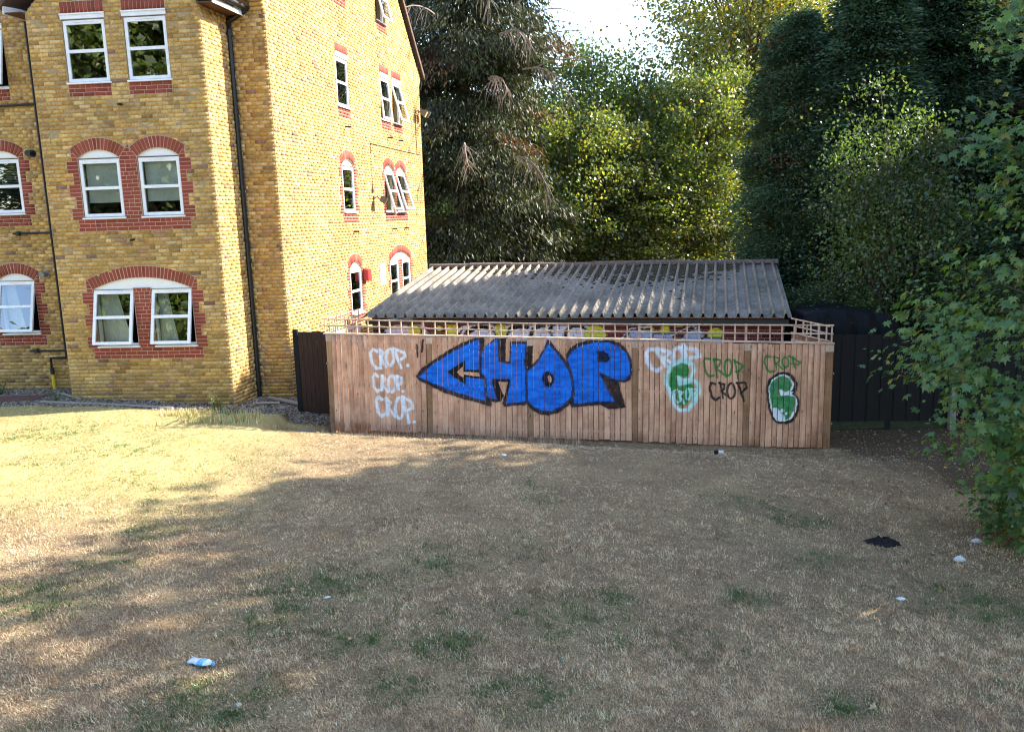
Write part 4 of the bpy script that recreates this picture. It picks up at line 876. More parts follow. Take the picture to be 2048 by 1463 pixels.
# ------------------------------------------------------------------ graffitied fence
PAINT = dict(black=(.010, .010, .012), blue=(.003, .15, .72), white=(.82, .83, .88), green=(.01, .20, .04), cyan=(.50, .82, .78), bare=None)
def seg_dist(p, a, b):
    ab = b - a; t = np.clip(((p - a) @ ab) / (ab @ ab + 1e-12), 0, 1); return np.linalg.norm(p - a - t[:, None] * ab, axis=1)
def in_poly(p, poly):
    x, y = p[:, 0], p[:, 1]; c = np.zeros(len(p), bool); n = len(poly)
    for i in range(n):
        (x0, y0), (x1, y1) = poly[i], poly[i - 1]
        m = ((y0 > y) != (y1 > y)); c ^= m & (x < (x1 - x0) * (y - y0) / (y1 - y0 + 1e-12) + x0)
    return c
def paint_at(p):
    col = np.zeros((len(p), 4))
    wob = np.stack([vnoise(p[:, 0], p[:, 1], .05, 21) - .5, vnoise(p[:, 0], p[:, 1], .05, 22) - .5], 1) * .016
    q = p + wob
    for kind, cname, soft, wd, pts in GRAFFITI:
        pts = np.array(pts); lo, hi = pts.min(0) - .12, pts.max(0) + .12
        m = np.where((q[:, 0] > lo[0]) & (q[:, 0] < hi[0]) & (q[:, 1] > lo[1]) & (q[:, 1] < hi[1]))[0]
        if not len(m): continue
        s = q[m]
        if kind == 'P':
            a = in_poly(s, pts).astype(float)
            if cname in ('black', 'green', 'blue'):                     # overspray and thin coverage
                d = np.min([seg_dist(s, pts[i - 1], pts[i]) for i in range(len(pts))], 0)
                a = np.maximum(a * (.90 + .10 * vnoise(s[:, 0], s[:, 1], .06, 41)), (.42 if cname == 'black' else .22) * np.exp(-d / .016) * (d < .08))
        else:
            d = np.min([seg_dist(s, pts[i], pts[i + 1]) for i in range(len(pts) - 1)], 0)
            a = np.clip((wd / 2 + soft - d) / (soft * 1.6), 0, 1)
            a *= .88 + .12 * vnoise(s[:, 0], s[:, 1], .03, 5)
        if cname == 'bare': col[m, 3] *= (1 - a); continue
        c = np.array(PAINT[cname])
        if cname == 'blue':
            k = vnoise(s[:, 0] * .3, s[:, 1], .045, 31)[:, None]; c = c * (.72 + .5 * k) + np.array([.01, .03, .03]) * k
        if cname == 'green' and kind == 'P':
            k = (vnoise(s[:, 0] * .25, s[:, 1], .03, 33)[:, None]) ** 2; c = c + np.array([.03, .10, .05]) * k
        tot = np.maximum(a, 1e-6)[:, None]
        col[m, :3] = col[m, :3] * (1 - a[:, None]) + c * a[:, None] if False else np.where(col[m, 3:4] > .02, col[m, :3] * (1 - a[:, None]) + c * a[:, None], c)
        col[m, 3] = 1 - (1 - col[m, 3]) * (1 - a)
    return col

FW = Frame(FENCE_O, FENCE_D)
fence = empty('wooden_fence', tuple(FW(4.5, -.1))); tag(fence, 'pale closeboard fence with trellis top and blue, green and white graffiti', 'fence')
# (bottom s0,s1, top s0,s1, bottom z0,z1, top z0,z1)
PANELS = [(.135, 1.893, .177, 1.954, .091, .051, 1.92, 1.86), (1.998, 3.775, 2.065, 3.805, .032, -.055, 1.855, 1.785), (3.877, 5.673, 3.914, 5.680, -.055, -.102, 1.785, 1.727),
          (5.772, 7.629, 5.795, 7.637, -.121, -.203, 1.722, 1.655), (7.734, 9.018, 7.756, 9.020, -.212, -.238, 1.65, 1.622)]
def board_mesh(fr, P, t0, t1, nu, nv, thick, flip=1, dz=(0, 0)):
    """feather-edged board between t0 and t1 across panel P; returns verts, faces, (s,z) of the front"""
    s0, s1, a0, a1, zb0, zb1, zt0, zt1 = P
    T = np.linspace(t0, t1, nu + 1); Vv = np.linspace(0, 1, nv + 1)
    TT, VV = np.meshgrid(T, Vv)
    sb = s0 + (s1 - s0) * TT; st = a0 + (a1 - a0) * TT; zb = zb0 + (zb1 - zb0) * TT + dz[0]; zt = zt0 + (zt1 - zt0) * TT + dz[1]
    s = (sb + (st - sb) * VV).ravel(); z = (zb + (zt - zb) * VV).ravel()
    k = (TT - t0) / (t1 - t0); w_ = (.012 + thick * (1 - k if flip > 0 else k)).ravel()
    front = fr.arr(s, z, w_)
    n1 = (nu + 1) * (nv + 1); back = fr.arr(s, z, np.full(n1, .0))
    i = np.arange(n1).reshape(nv + 1, nu + 1)
    F = [np.stack([i[:-1, :-1].ravel(), i[:-1, 1:].ravel(), i[1:, 1:].ravel(), i[1:, :-1].ravel()], 1)]
    def strip(line, rev):
        q = np.stack([line[:-1], line[1:], line[1:] + n1, line[:-1] + n1], 1); F.append(q[:, ::-1] if not rev else q)
    strip(i[:, 0], True); strip(i[:, -1], False); strip(i[-1, :], True); strip(i[0, :], False)
    return np.concatenate([front, back]), np.concatenate(F), np.stack([s, z], 1)
for pi, P in enumerate(PANELS):
    mb = MB()
    for f_ in (.08, .5, .92):
        zz0, zz1 = P[4] + (P[6] - P[4]) * f_, P[5] + (P[7] - P[5]) * f_
        sA, sB = P[0] + .01, P[1] - .01
        mb.hexa([FW(sA, zz0 - .02, -.004), FW(sB, zz1 - .02, -.004), FW(sB, zz1 - .02, -.035), FW(sA, zz0 - .02, -.035), FW(sA, zz0 + .02, -.004), FW(sB, zz1 + .02, -.004), FW(sB, zz1 + .02, -.035), FW(sA, zz0 + .02, -.035)])
    panel = mb.build('fence_panel', M_TRELLIS, fence)
    nb = round((P[1] - P[0]) / .0985); cuts = np.linspace(0, 1, nb + 1); cuts[1:-1] += RNG.normal(0, .0035, nb - 1)
    g = .005 / (P[1] - P[0])
    for b in range(nb):
        t0, t1 = cuts[b] + g, cuts[b + 1] - g; dz = (RNG.normal(0, .006), RNG.normal(0, .004))
        V, F, sz = board_mesh(FW, P, t0, t1, 10, 185, .0125 + RNG.normal(0, .001), 1, dz)
        c = paint_at(sz)
        if c[:, 3].max() < .02:
            V, F, sz = board_mesh(FW, P, t0, t1, 1, 6, .0125, 1, dz); c = np.zeros((len(sz), 4))
        if pi == 0 and b == 2:                                       # dark burn mark on one board
            r_ = np.hypot((sz[:, 0] - .43) / .04, (sz[:, 1] - 1.32) / .10)
            if len(sz) < 50:
                V, F, sz = board_mesh(FW, P, t0, t1, 6, 90, .0125, 1, dz); c = np.zeros((len(sz), 4))
                r_ = np.hypot((sz[:, 0] - .43) / .04, (sz[:, 1] - 1.32) / .10)
            k = np.clip(1 - r_, 0, 1) * .75; c[:, 3] = np.maximum(c[:, 3], k); c[k > 0, :3] = (.05, .04, .03)
        cc = np.concatenate([c, np.zeros_like(c)])
        link('board', mesh_np('board', V, F, M_BOARD, cc), panel)
POSTS = [((.038, .135), (.072, .177), .013, 1.92), ((1.897, 1.996), (1.958, 2.062), -.03, 1.85), ((3.779, 3.874), (3.809, 3.911), -.1, 1.79), ((5.677, 5.77), (5.684, 5.792), -.16, 1.73), ((7.632, 7.732), (7.640, 7.754), -.24, 1.655), ((9.022, 9.145), (9.024, 9.15), -.26, 1.62)]
for (b0, b1), (t0, t1), zb, zt in POSTS:
    zb -= .25; V, F, sz = board_mesh(FW, (b0, b1, t0, t1, zb, zb, zt, zt), 0, 1, 10, 200, 0., 1); nh = len(V) // 2; V[:nh] -= FW.n * .006; V[nh:] -= FW.n * .09
    c = paint_at(sz); po = link('post', mesh_np('post', V, F, M_POST, np.concatenate([c, np.zeros_like(c)])), fence)
    mb = MB(); FW.box(mb, t0 - .004, t1 + .004, zt - .13, zt - .005, -.02, .016); mb.build('post_block', M_TRELLIS, po)
    for zc in (.45, 1.35):
        for q in (t0 - .02, t1 + .002): mb = MB(); FW.box(mb, q, q + .018, zb + .25 + zc, zb + .285 + zc, .0, .030); mb.build('panel_clip', M_CONC, po)
# trellis
TR = lambda s, k: np.interp(s, [.05, 3.86, 9.12], ([1.946, 1.800, 1.648], [2.080, 1.933, 1.801], [2.205, 2.062, 1.955])[k])
mb = MB(); mb.hexa([FW(.03, 1.922, .03), FW(9.16, 1.625, .03), FW(9.16, 1.625, -.06), FW(.03, 1.922, -.06), FW(.03, 1.947, .03), FW(9.16, 1.648, .03), FW(9.16, 1.648, -.06), FW(.03, 1.947, -.06)])
trel = mb.build('trellis', M_TRELLIS, fence)
seg = [.05, 1.98, 3.86, 5.73, 7.69, 9.14]
for k in (1, 2):
    for a, b in zip(seg[:-1], seg[1:]):
        mb = MB(); h = .011; w0, w1 = (-.005, .017); d = RNG.normal(0, .004)
        mb.hexa([FW(a, TR(a, k) - h + d, w1), FW(b, TR(b, k) - h + d, w1), FW(b, TR(b, k) - h + d, w0), FW(a, TR(a, k) - h + d, w0), FW(a, TR(a, k) + h + d, w1), FW(b, TR(b, k) + h + d, w1), FW(b, TR(b, k) + h + d, w0), FW(a, TR(a, k) + h + d, w0)]); mb.build('rail', M_TRELLIS, trel)
s = .06; first = True
while s < 9.15:
    mb = MB(); z0, z1 = float(TR(s, 0)), float(TR(s, 2)) + .008; l = RNG.normal(0, .004); wd = .011 if not any(abs(s - q) < .09 for q in seg[1:-1]) else .02
    mb.hexa([FW(s - wd, z0, -.008), FW(s + wd, z0, -.008), FW(s + wd, z0, -.03), FW(s - wd, z0, -.03), FW(s - wd + l, z1, -.008), FW(s + wd + l, z1, -.008), FW(s + wd + l, z1, -.03), FW(s - wd + l, z1, -.03)]); mb.build('slat', M_TRELLIS, trel)
    s += .2055 + RNG.normal(0, .006)
def side_return(a, b, za, zb, n):
    """trellis and boards running back from a fence end to the shed"""
    fr = Frame(a, (b[0] - a[0], b[1] - a[1])); L = math.hypot(b[0] - a[0], b[1] - a[1])
    for k, dz in enumerate((0, .13, .26)):
        mb = MB(); mb.hexa([fr(0, za + dz - .011, .011), fr(L, zb + dz - .011, .011), fr(L, zb + dz - .011, -.011), fr(0, za + dz - .011, -.011), fr(0, za + dz + .011, .011), fr(L, zb + dz + .011, .011), fr(L, zb + dz + .011, -.011), fr(0, za + dz + .011, -.011)]); mb.build('rail', M_TRELLIS, trel)
    for i in range(n):
        u = L * (i + .5) / n; z = za + (zb - za) * u / L; mb = MB(); fr.box(mb, u - .011, u + .011, z, z + .27, .011, .03); mb.build('slat', M_TRELLIS, trel)
    nb = max(3, round(L / .1)); g0, g1 = gz(*a) - .02, gz(*b) - .02
    mb = MB(); fr.box(mb, 0, L, za - .12, za - .08, .0, .03); fr.box(mb, 0, L, .3, .34, .0, .03); pn = mb.build('fence_panel', M_TRELLIS, fence)
    Pq = (.0, L, .0, L, g0 + .05, g1 + .05, za - .03, zb - .03)
    for i in range(nb):
        V, F, sz = board_mesh(fr, Pq, (i + .03) / nb, (i + .97) / nb, 1, 3, .012); link('board', mesh_np('board', V, F, M_BOARD, np.zeros((len(V), 4))), pn)
side_return(tuple(FW(.06, 0, -.10)[:2]), (-3.14, 17.40), 1.94, 1.90, 9)
side_return(tuple(FW(9.10, 0, -.10)[:2]), (5.19, 15.42), 1.66, 1.70, 5)

# ------------------------------------------------------------------ shed
DS = np.array([.9712, -.2382]); DS = DS / np.linalg.norm(DS); EL = np.array([-3.108, 17.519]); EZ = 1.977; SL = 8.57
FS = Frame(EL, DS)                      # w = towards the camera; depth goes to -w
PITCH = math.tan(math.radians(9.0)); RUN = 4.50
shed = empty('shed', tuple(FS(SL / 2, 0, -2))); tag(shed, 'low brick shed under a mossy grey corrugated roof behind the fence', 'shed')
M_SHEDB = vcol_mat('shed_brick', .9, 50, .25, .004)
wall = MB(); FS.box(wall, .15, SL - .12, -.5, EZ - .02, -.40, -.166); 
for ua, ub in ((.15, .38), (SL - .35, SL - .12)):
    for wa, wb in ((-.41, -RUN), (-RUN, -8.6)):
        h = lambda w_: EZ - .05 + PITCH * (RUN - abs(RUN + w_))
        wall.hexa([FS(ua, -.5, wa), FS(ub, -.5, wa), FS(ub, -.5, wb), FS(ua, -.5, wb), FS(ua, h(wa), wa), FS(ub, h(wa), wa), FS(ub, h(wb), wb), FS(ua, h(wb), wb)])
FS.box(wall, .15, SL - .12, -.5, EZ, -8.8, -8.61)
wall = wall.build('wall', M_MORTAR, shed)
rows = lay(lambda z: (.155, SL - .125), -.4, EZ - .05, [])
SP = dict(white=(.70, .70, .74), white2=(.62, .62, .68), black=(.012, .012, .014), yellow=(.62, .60, .06), lav=(.36, .40, .52))
nu, nv = 6, 3
V = []; F = []; Cc = []
base = np.clip(np.array([.115, .026, .022]) * RNG.normal(1, .18, (len(rows), 1)), .01, .5)
uu, vv = np.meshgrid(np.linspace(0, 1, nu + 1), np.linspace(0, 1, nv + 1)); uu = uu.ravel(); vv = vv.ravel(); m1 = len(uu)
ii = np.arange(m1).reshape(nv + 1, nu + 1); quad = np.stack([ii[:-1, :-1].ravel(), ii[:-1, 1:].ravel(), ii[1:, 1:].ravel(), ii[1:, :-1].ravel()], 1)
cor = [ii[0, 0], ii[0, -1], ii[-1, -1], ii[-1, 0]]
allsz = []
for r in rows:
    allsz.append(np.stack([r[0] + (r[1] - r[0]) * uu, r[4] + (r[5] - r[4]) * vv], 1))
SZ = np.concatenate(allsz); bc = np.repeat(base, m1, 0)
for cname, wd, pts in SHED_PAINT:
    pts = np.array(pts); q = SZ
    a = in_poly(q, pts) if not wd else np.min([seg_dist(q, pts[i], pts[i + 1]) for i in range(len(pts) - 1)], 0) < wd / 2
    bc[a] = SP[cname]
nB = len(rows); wfr = RNG.normal(-.158, .002, nB)
front = FS.arr(SZ[:, 0], SZ[:, 1], np.repeat(wfr, m1))
cz_ = np.concatenate([s_[cor] for s_ in allsz]); backv = FS.arr(cz_[:, 0], cz_[:, 1], np.full(len(cz_), -.19))
Fq = (np.arange(nB)[:, None, None] * m1 + quad[None]).reshape(-1, 4); o0 = nB * m1
sides = np.stack([np.stack([np.arange(nB) * m1 + cor[j], np.arange(nB) * 4 + o0 + j, np.arange(nB) * 4 + o0 + (j + 1) % 4, np.arange(nB) * m1 + cor[(j + 1) % 4]], 1) for j in range(4)], 1).reshape(-1, 4)
cols = np.concatenate([bc, np.repeat(base, 4, 0)]); cols = np.c_[cols, np.ones(len(cols))]
tag(link('brickwork', mesh_np('brickwork', np.concatenate([front, backv]), np.concatenate([Fq, sides]), M_SHEDB, cols), wall), kind='stuff')
mb = MB(); FS.box(mb, .05, SL - .05, EZ - .16, EZ - .055, -.14, -.04); mb.build('fascia', M_BLACK, shed)
def roof_mat():
    m, t = new_mat('weathered_corrugated_cement')
    n1 = noise(t, 22, 6, .75); r1 = ramp(t, [(.3, (.125, .108, .095)), (.5, (.225, .20, .178)), (.75, (.40, .36, .32))]); t.links.new(n1.outputs[0], r1.inputs[0])
    n2 = noise(t, 1.4, 5, .7); r2 = ramp(t, [(.36, (.58, .58, .54)), (.62, (1.08, 1.06, 1.02))]); t.links.new(n2.outputs[0], r2.inputs[0])
    n3 = noise(t, 4.5, 5, .8); r3 = ramp(t, [(.56, (0, 0, 0)), (.70, (.75, .75, .75))]); t.links.new(n3.outputs[0], r3.inputs[0])
    c = mixc(t, 'MULTIPLY', 1, r1.outputs[0], r2.outputs[0]); c = mixc(t, 'MIX', r3.outputs[0], c, (.30, .27, .15))
    out_principled(t, c, .92, n1.outputs[0], .006, .15); return m
M_ROOF = roof_mat()
RIBP = SL / 40
def prof(u):                                   # big ribs over wide shallow troughs
    p = (u / RIBP) % 1.0; d = np.abs(p - .5)
    return .078 * (1 - smooth01((d - .07) / .11))
PERS = [i / 14 for i in range(14)]
nsh = 8; per = SL / nsh
slope_z = lambda t: EZ + PITCH * t
def sheet(u0, u1, t0, t1, lift, back=False, n_t=6):
    us = np.arange(u0, u1 + .001, RIBP / 14); ts = np.linspace(t0, t1, n_t)
    V = []; 
    for t in ts:
        dep = t if not back else 2 * RUN - t
        sag = .012 * np.sin(us * 1.3 + t)
        pz = slope_z(t) + prof(us) + lift + sag * .5
        V.append(FS.arr(us, pz, np.full(len(us), -dep)))
    m = len(us); V = np.concatenate(V); n = len(V)
    V2 = V - np.array([0, 0, .008]); i = np.arange(n).reshape(n_t, m)
    F = [np.stack([i[:-1, :-1].ravel(), i[:-1, 1:].ravel(), i[1:, 1:].ravel(), i[1:, :-1].ravel()], 1)]
    F.append(F[0][:, ::-1] + n)
    for line in (i[0, :], i[-1, ::-1], i[::-1, 0], i[:, -1]):
        F.append(np.stack([line[:-1] + n, line[1:] + n, line[1:], line[:-1]], 1))
    return np.concatenate([V, V2]), np.concatenate(F)
for b in range(nsh):
    V, F = sheet(b * per, (b + 1) * per + RIBP * .3 * (b < nsh - 1), -.02, RUN, .004 * (b % 2))
    link('roof_sheet', mesh_np('roof_sheet', V, F, M_ROOF), shed)
    V, F = sheet(b * per, (b + 1) * per + RIBP * .3 * (b < nsh - 1), -.02, RUN, .004 * (b % 2), True)
    link('roof_sheet', mesh_np('roof_sheet', V, F, M_ROOF), shed)
zr = slope_z(RUN)
for b in range(8):
    u0, u1 = b * SL / 8, (b + 1) * SL / 8 + .03; nn = 9; V = []
    for u, k in ((u0, 0), (u1, 0)):
        for j in range(nn):
            th = math.pi * (j / (nn - 1)); rr = .135 + .006 * (b % 2)
            V.append(FS(u + .0, zr + .01 + .10 * math.sin(th) + .012 * math.sin(b * 1.7) , -RUN + math.cos(th) * rr))
    F = [(j, j + 1, nn + j + 1, nn + j) for j in range(nn - 1)] + [tuple(range(nn))[::-1], tuple(range(nn, 2 * nn))]
    MB().add(V, F).build('ridge_tile', M_RIDGE, shed)
# moss clumps on the upper roof
npt = 5200; mu = RNG.random(npt) * SL; mt = RUN - np.abs(RNG.normal(0, 1.0, npt)) * (.35 + .55 * np.exp(-((mu - 5.4) / 1.8) ** 2))
d = vnoise(mu, mt, .5, 17); ok = (mt > .3) & (mt < RUN - .12) & (mu > 1.0) & (mu < 7.6) & (RNG.random(npt) < np.clip((mu - .8) / 2.2, .04, 1) * (.35 + .9 * (d > .45)))
mu, mt = mu[ok], mt[ok]; mu = (np.floor(mu / RIBP) + np.where(RNG.random(len(mu)) < .5, .08 + .22 * RNG.random(len(mu)), .70 + .22 * RNG.random(len(mu)))) * RIBP
def blobs(P, s, col=None, seed=0, flat=.5):
    """little 6-sided domes"""
    rg = np.random.default_rng(seed); n = len(P); k = 6; V = []; 
    th = rg.random((n, 1)) * 6.28 + np.arange(k)[None] * 6.283 / k; r1 = s[:, None] * rg.uniform(.75, 1.25, (n, k))
    low = P[:, None, :] + np.stack([np.cos(th) * r1, np.sin(th) * r1, -.2 * s[:, None] * np.ones_like(th)], 2)
    mid = P[:, None, :] + np.stack([np.cos(th) * r1 * .75, np.sin(th) * r1 * .75, flat * s[:, None] * rg.uniform(.7, 1.2, (n, k))], 2)
    top = P + np.stack([np.zeros(n), np.zeros(n), s * flat * 1.25], 1)
    V = np.concatenate([low, mid, top[:, None]], 1).reshape(-1, 3); b = np.arange(n)[:, None, None] * (2 * k + 1)
    q = np.array([(j, (j + 1) % k, k + (j + 1) % k) for j in range(k)] + [(j, k + (j + 1) % k, k + j) for j in range(k)] + [(k + j, k + (j + 1) % k, 2 * k) for j in range(k)])
    F = (b + q[None]).reshape(-1, 3); C = None if col is None else np.repeat(np.c_[col, np.ones(n)], 2 * k + 1, 0)
    return V, F, C
V, F, _ = blobs(FS.arr(mu, slope_z(mt) + prof(mu) + .002, -mt), RNG.uniform(.02, .062, len(mu)), None, 3, .45)
tag(link('moss', mesh_np('moss', V, F, M_MOSS), shed), kind='stuff')

# ------------------------------------------------------------------ dark gate beside the building
FGt = Frame((-4.37, 16.72), (.76, -.03)); gate = empty('side_gate', tuple(FGt(.35, .2))); tag(gate, 'narrow dark brown board gate between brick corner and graffitied fence', 'gate')
gt, gb = 1.83, .26
for i in range(7):
    mb = MB(); u0 = .10 + i * .094; FGt.box(mb, u0 + .002, u0 + .091, gb, gt - .02 + RNG.normal(0, .004), .0, .018 + RNG.normal(0, .002)); mb.build('board', M_DARKWOOD, gate)
for zc in (.45, 1.05, 1.65):
    mb = MB(); FGt.box(mb, .10, .76, zc, zc + .09, -.03, -.001); mb.build('rail', M_DARKWOOD, gate)
mb = MB(); FGt.box(mb, 0, .092, -.2, gt + .03, -.06, .03); mb.build('post', M_BLACKWOOD, gate)
mb = MB(); FGt.box(mb, .765, .85, -.2, gt, -.06, .03); mb.build('post', M_BLACKWOOD, gate)
mb = MB(); FGt.box(mb, .10, .76, .13, .255, -.02, .012); mb.build('kick_board', M_DARKWOOD, gate)

# ------------------------------------------------------------------ black fence on the right, covered heap behind it
FBk = Frame((5.35, 15.72), (1, -.012)); bf = empty('board_fence', tuple(FBk(3, -.2))); tag(bf, 'black stained vertical board fence running behind the leafy maple', 'fence')
u = .0; i = 0
while u < 7.2:
    mb = MB(); top = 1.60 - .035 * u / 1.8 + RNG.normal(0, .006)
    FBk.box(mb, u + .003, u + .138, -.08 - .03 * u / 1.8, top, 0, .016 + (.012 if i % 2 else 0)); mb.build('board', M_BLACKWOOD, bf); u += .128; i += 1
for k in range(5):
    mb = MB(); FBk.box(mb, k * 1.83 - .05 if k else 0, k * 1.83 + .05, -.5, 1.55 - .035 * k, -.10, -.001); mb.build('post', M_BLACKWOOD, bf)
for k in range(4):
    mb = MB(); FBk.box(mb, k * 1.83 + .05, (k + 1) * 1.83 - .05, -.26 - .03 * k, -.09 - .03 * k, -.03, .008); mb.build('gravel_board', M_GRAVBOARD, bf)
    for zc in (.2, 1.25): mb = MB(); FBk.box(mb, k * 1.83 + .05, (k + 1) * 1.83 - .05, zc, zc + .07, -.05, -.001); mb.build('rail', M_BLACKWOOD, bf)
mb = MB(); mb.box((8.32, 15.56, -.5), (8.43, 15.66, 1.12)); cp = mb.build('concrete_post', M_CONC); tag(cp, 'square grey concrete post standing against the black fence', 'post')
# tarpaulin heap
nx_, ny_ = 70, 40; V = []
for j in range(ny_):
    for i in range(nx_):
        a, b = i / (nx_ - 1) * 2 - 1, j / (ny_ - 1) * 2 - 1
        x = 6.85 + a * 1.15; y = 17.5 + b * .95
        e = max(abs(a) ** 2.2, abs(b)) ; h = 2.14 * (1 - smooth01((e - .62) / .38)) - .16 * max(0, a) - .10 * a * a
        fold = .035 * math.sin(a * 16 + 2.2 * math.sin(b * 3) + 5 * b * b) * smooth01((e - .35) / .5) + .02 * math.sin(a * 31 + b * 7) * smooth01((e - .5) / .3)
        yy = y - .10 * (1 - smooth01((e - .7) / .3)) * (b < 0) + fold * 1.4
        V.append((x + fold * .7, yy, -.22 + h + .03 * math.sin(a * 5 + b * 4) + fold * .6))
F = [(j * nx_ + i, j * nx_ + i + 1, (j + 1) * nx_ + i + 1, (j + 1) * nx_ + i) for j in range(ny_ - 1) for i in range(nx_ - 1)]
o = MB().add(V, F).build('tarpaulin_heap', M_TARP, smooth=True); tag(o, 'heap covered by a creased black tarpaulin behind the black fence', 'tarpaulin')

# ------------------------------------------------------------------ things lying by the walls
def lying(name, a, b, r, mat, label, cat, zoff=.02, sq=False):
    za, zb = gz(*a) + r + zoff, gz(*b) + r + zoff
    o = MB().tube([(a[0], a[1], za), ((a[0] + b[0]) / 2, (a[1] + b[1]) / 2, (za + zb) / 2 + .006), (b[0], b[1], zb)], r, 4 if sq else 9).build(name, mat); tag(o, label, cat); return o
lying('old_pipe', (-5.15, 17.40), (-4.42, 16.98), .04, M_LOG, 'old grey pipe lying at the foot of the brick corner', 'pipe', .03)
lying('timber_offcut', (-5.3, 16.95), (-4.85, 17.1), .035, M_LOG, 'short timber offcut lying on gravel near the downpipe', 'timber', 0, True)
lying('edging_board', (-9.6, 16.75), (-6.75, 16.30), .035, M_LOG, 'long timber edging board between lawn and gravel under arched window', 'timber', -.01, True)
lying('edging_board', (-9.9, 17.85), (-8.9, 16.95), .03, M_LOG, 'short timber edging crossing the gravel near the yellow gas pipe', 'timber', -.01, True)
def cover(x, y, rx, ry, mat, label, name='manhole_cover'):
    z = gz(x, y) + .03; V = []; n = 22
    for zz, k in ((z - .08, 1), (z, 1), (z + .012, .93)):
        for i in range(n): V.append((x + math.cos(i * 6.283 / n) * rx * k, y + math.sin(i * 6.283 / n) * ry * k, zz))
    F = [(r * n + i, r * n + (i + 1) % n, (r + 1) * n + (i + 1) % n, (r + 1) * n + i) for r in range(2) for i in range(n)] + [tuple(2 * n + i for i in range(n))]
    tag(MB().add(V, F).build(name, mat), label, 'manhole')
cover(-3.85, 14.95, .22, .17, plain('grey_cover', (.16, .13, .13), .8, .3, 20, .004), 'round grey cover in the shaded grass beside the fence end')
mb = MB(); z = gz(-10.4, 17.3) + .03; mb.box((-11.4, 16.95, z - .1), (-9.85, 17.45, z)); o = mb.build('access_cover', plain('rusty_plate', (.12, .055, .045), .8, .4, 14, .003)); tag(o, 'flat rusty brown cover plate set in ground by the wall', 'manhole')
# gravel
def gravel(n, xr, yr, seed, smin, smax):
    rg = np.random.default_rng(seed); x = rg.uniform(*xr, n); y = rg.uniform(*yr, n)
    k = rg.random(n) < dirt_mask(x, y) ** 2; x, y = x[k], y[k]
    P = np.stack([x, y, ground_z(x, y) + .004], 1); c = np.clip(np.array([.20, .165, .13]) * rg.normal(1, .4, (len(x), 1)) + rg.normal(0, .02, (len(x), 3)), .03, .7)
    return blobs(P, rg.uniform(smin, smax, len(x)), c, seed, .6)
V1, F1, C1 = gravel(16000, (-12, -3.3), (15.5, 18.3), 41, .010, .026); V2, F2, C2 = gravel(500, (5.2, 9), (11, 15.7), 42, .008, .018)
tag(link('gravel', mesh_np('gravel', np.concatenate([V1, V2]), np.concatenate([F1, F2 + len(V1)]), M_STONE, np.concatenate([C1, C2]))), 'grey brown pebbles and rubble strewn along the wall foot', 'gravel', kind='stuff')
# ------------------------------------------------------------------ vegetation
def unit(v): return v / (np.linalg.norm(v, axis=-1, keepdims=True) + 1e-9)
def leaf_geo(P, A, L, Wd, rg, fold=.18):
    """rhombic leaves: base P, axis A"""
    n = len(P); s = unit(np.cross(A, rg.normal(0, 1, (n, 3)))); nn = np.cross(A, s)
    L = np.broadcast_to(L, (n,))[:, None]; Wd = np.broadcast_to(Wd, (n,))[:, None]
    V = np.stack([P, P + A * L * .45 + s * Wd * .5 + nn * Wd * fold, P + A * L, P + A * L * .45 - s * Wd * .5 + nn * Wd * fold], 1).reshape(-1, 3)
    return V, np.arange(4 * n).reshape(n, 4)
def pick(pal, n, rg, sd=.16):
    pal = np.array(pal); c = pal[rg.integers(len(pal), size=n)] * rg.normal(1, sd, (n, 1)); return np.clip(c, .004, .8)
def rep4(c): return np.repeat(np.c_[c, np.ones(len(c))], 4, 0)

def tree_obj(name, loc, parts, label, group=None):
    r = empty(name, loc); tag(r, label, 'tree', group)
    for nm, me in parts: link(nm, me, r, world=False)
    return r
def copy_tree(src, loc, rz, sc, label, group=None):
    r = src.copy(); COL.objects.link(r); r.location = loc; r.rotation_euler = (0, 0, rz); r.scale = (sc if isinstance(sc, tuple) else (sc,) * 3); r['label'] = label
    if group: r['group'] = group
    for ch in src.children:
        c = ch.copy(); COL.objects.link(c); c.parent = r
    return r

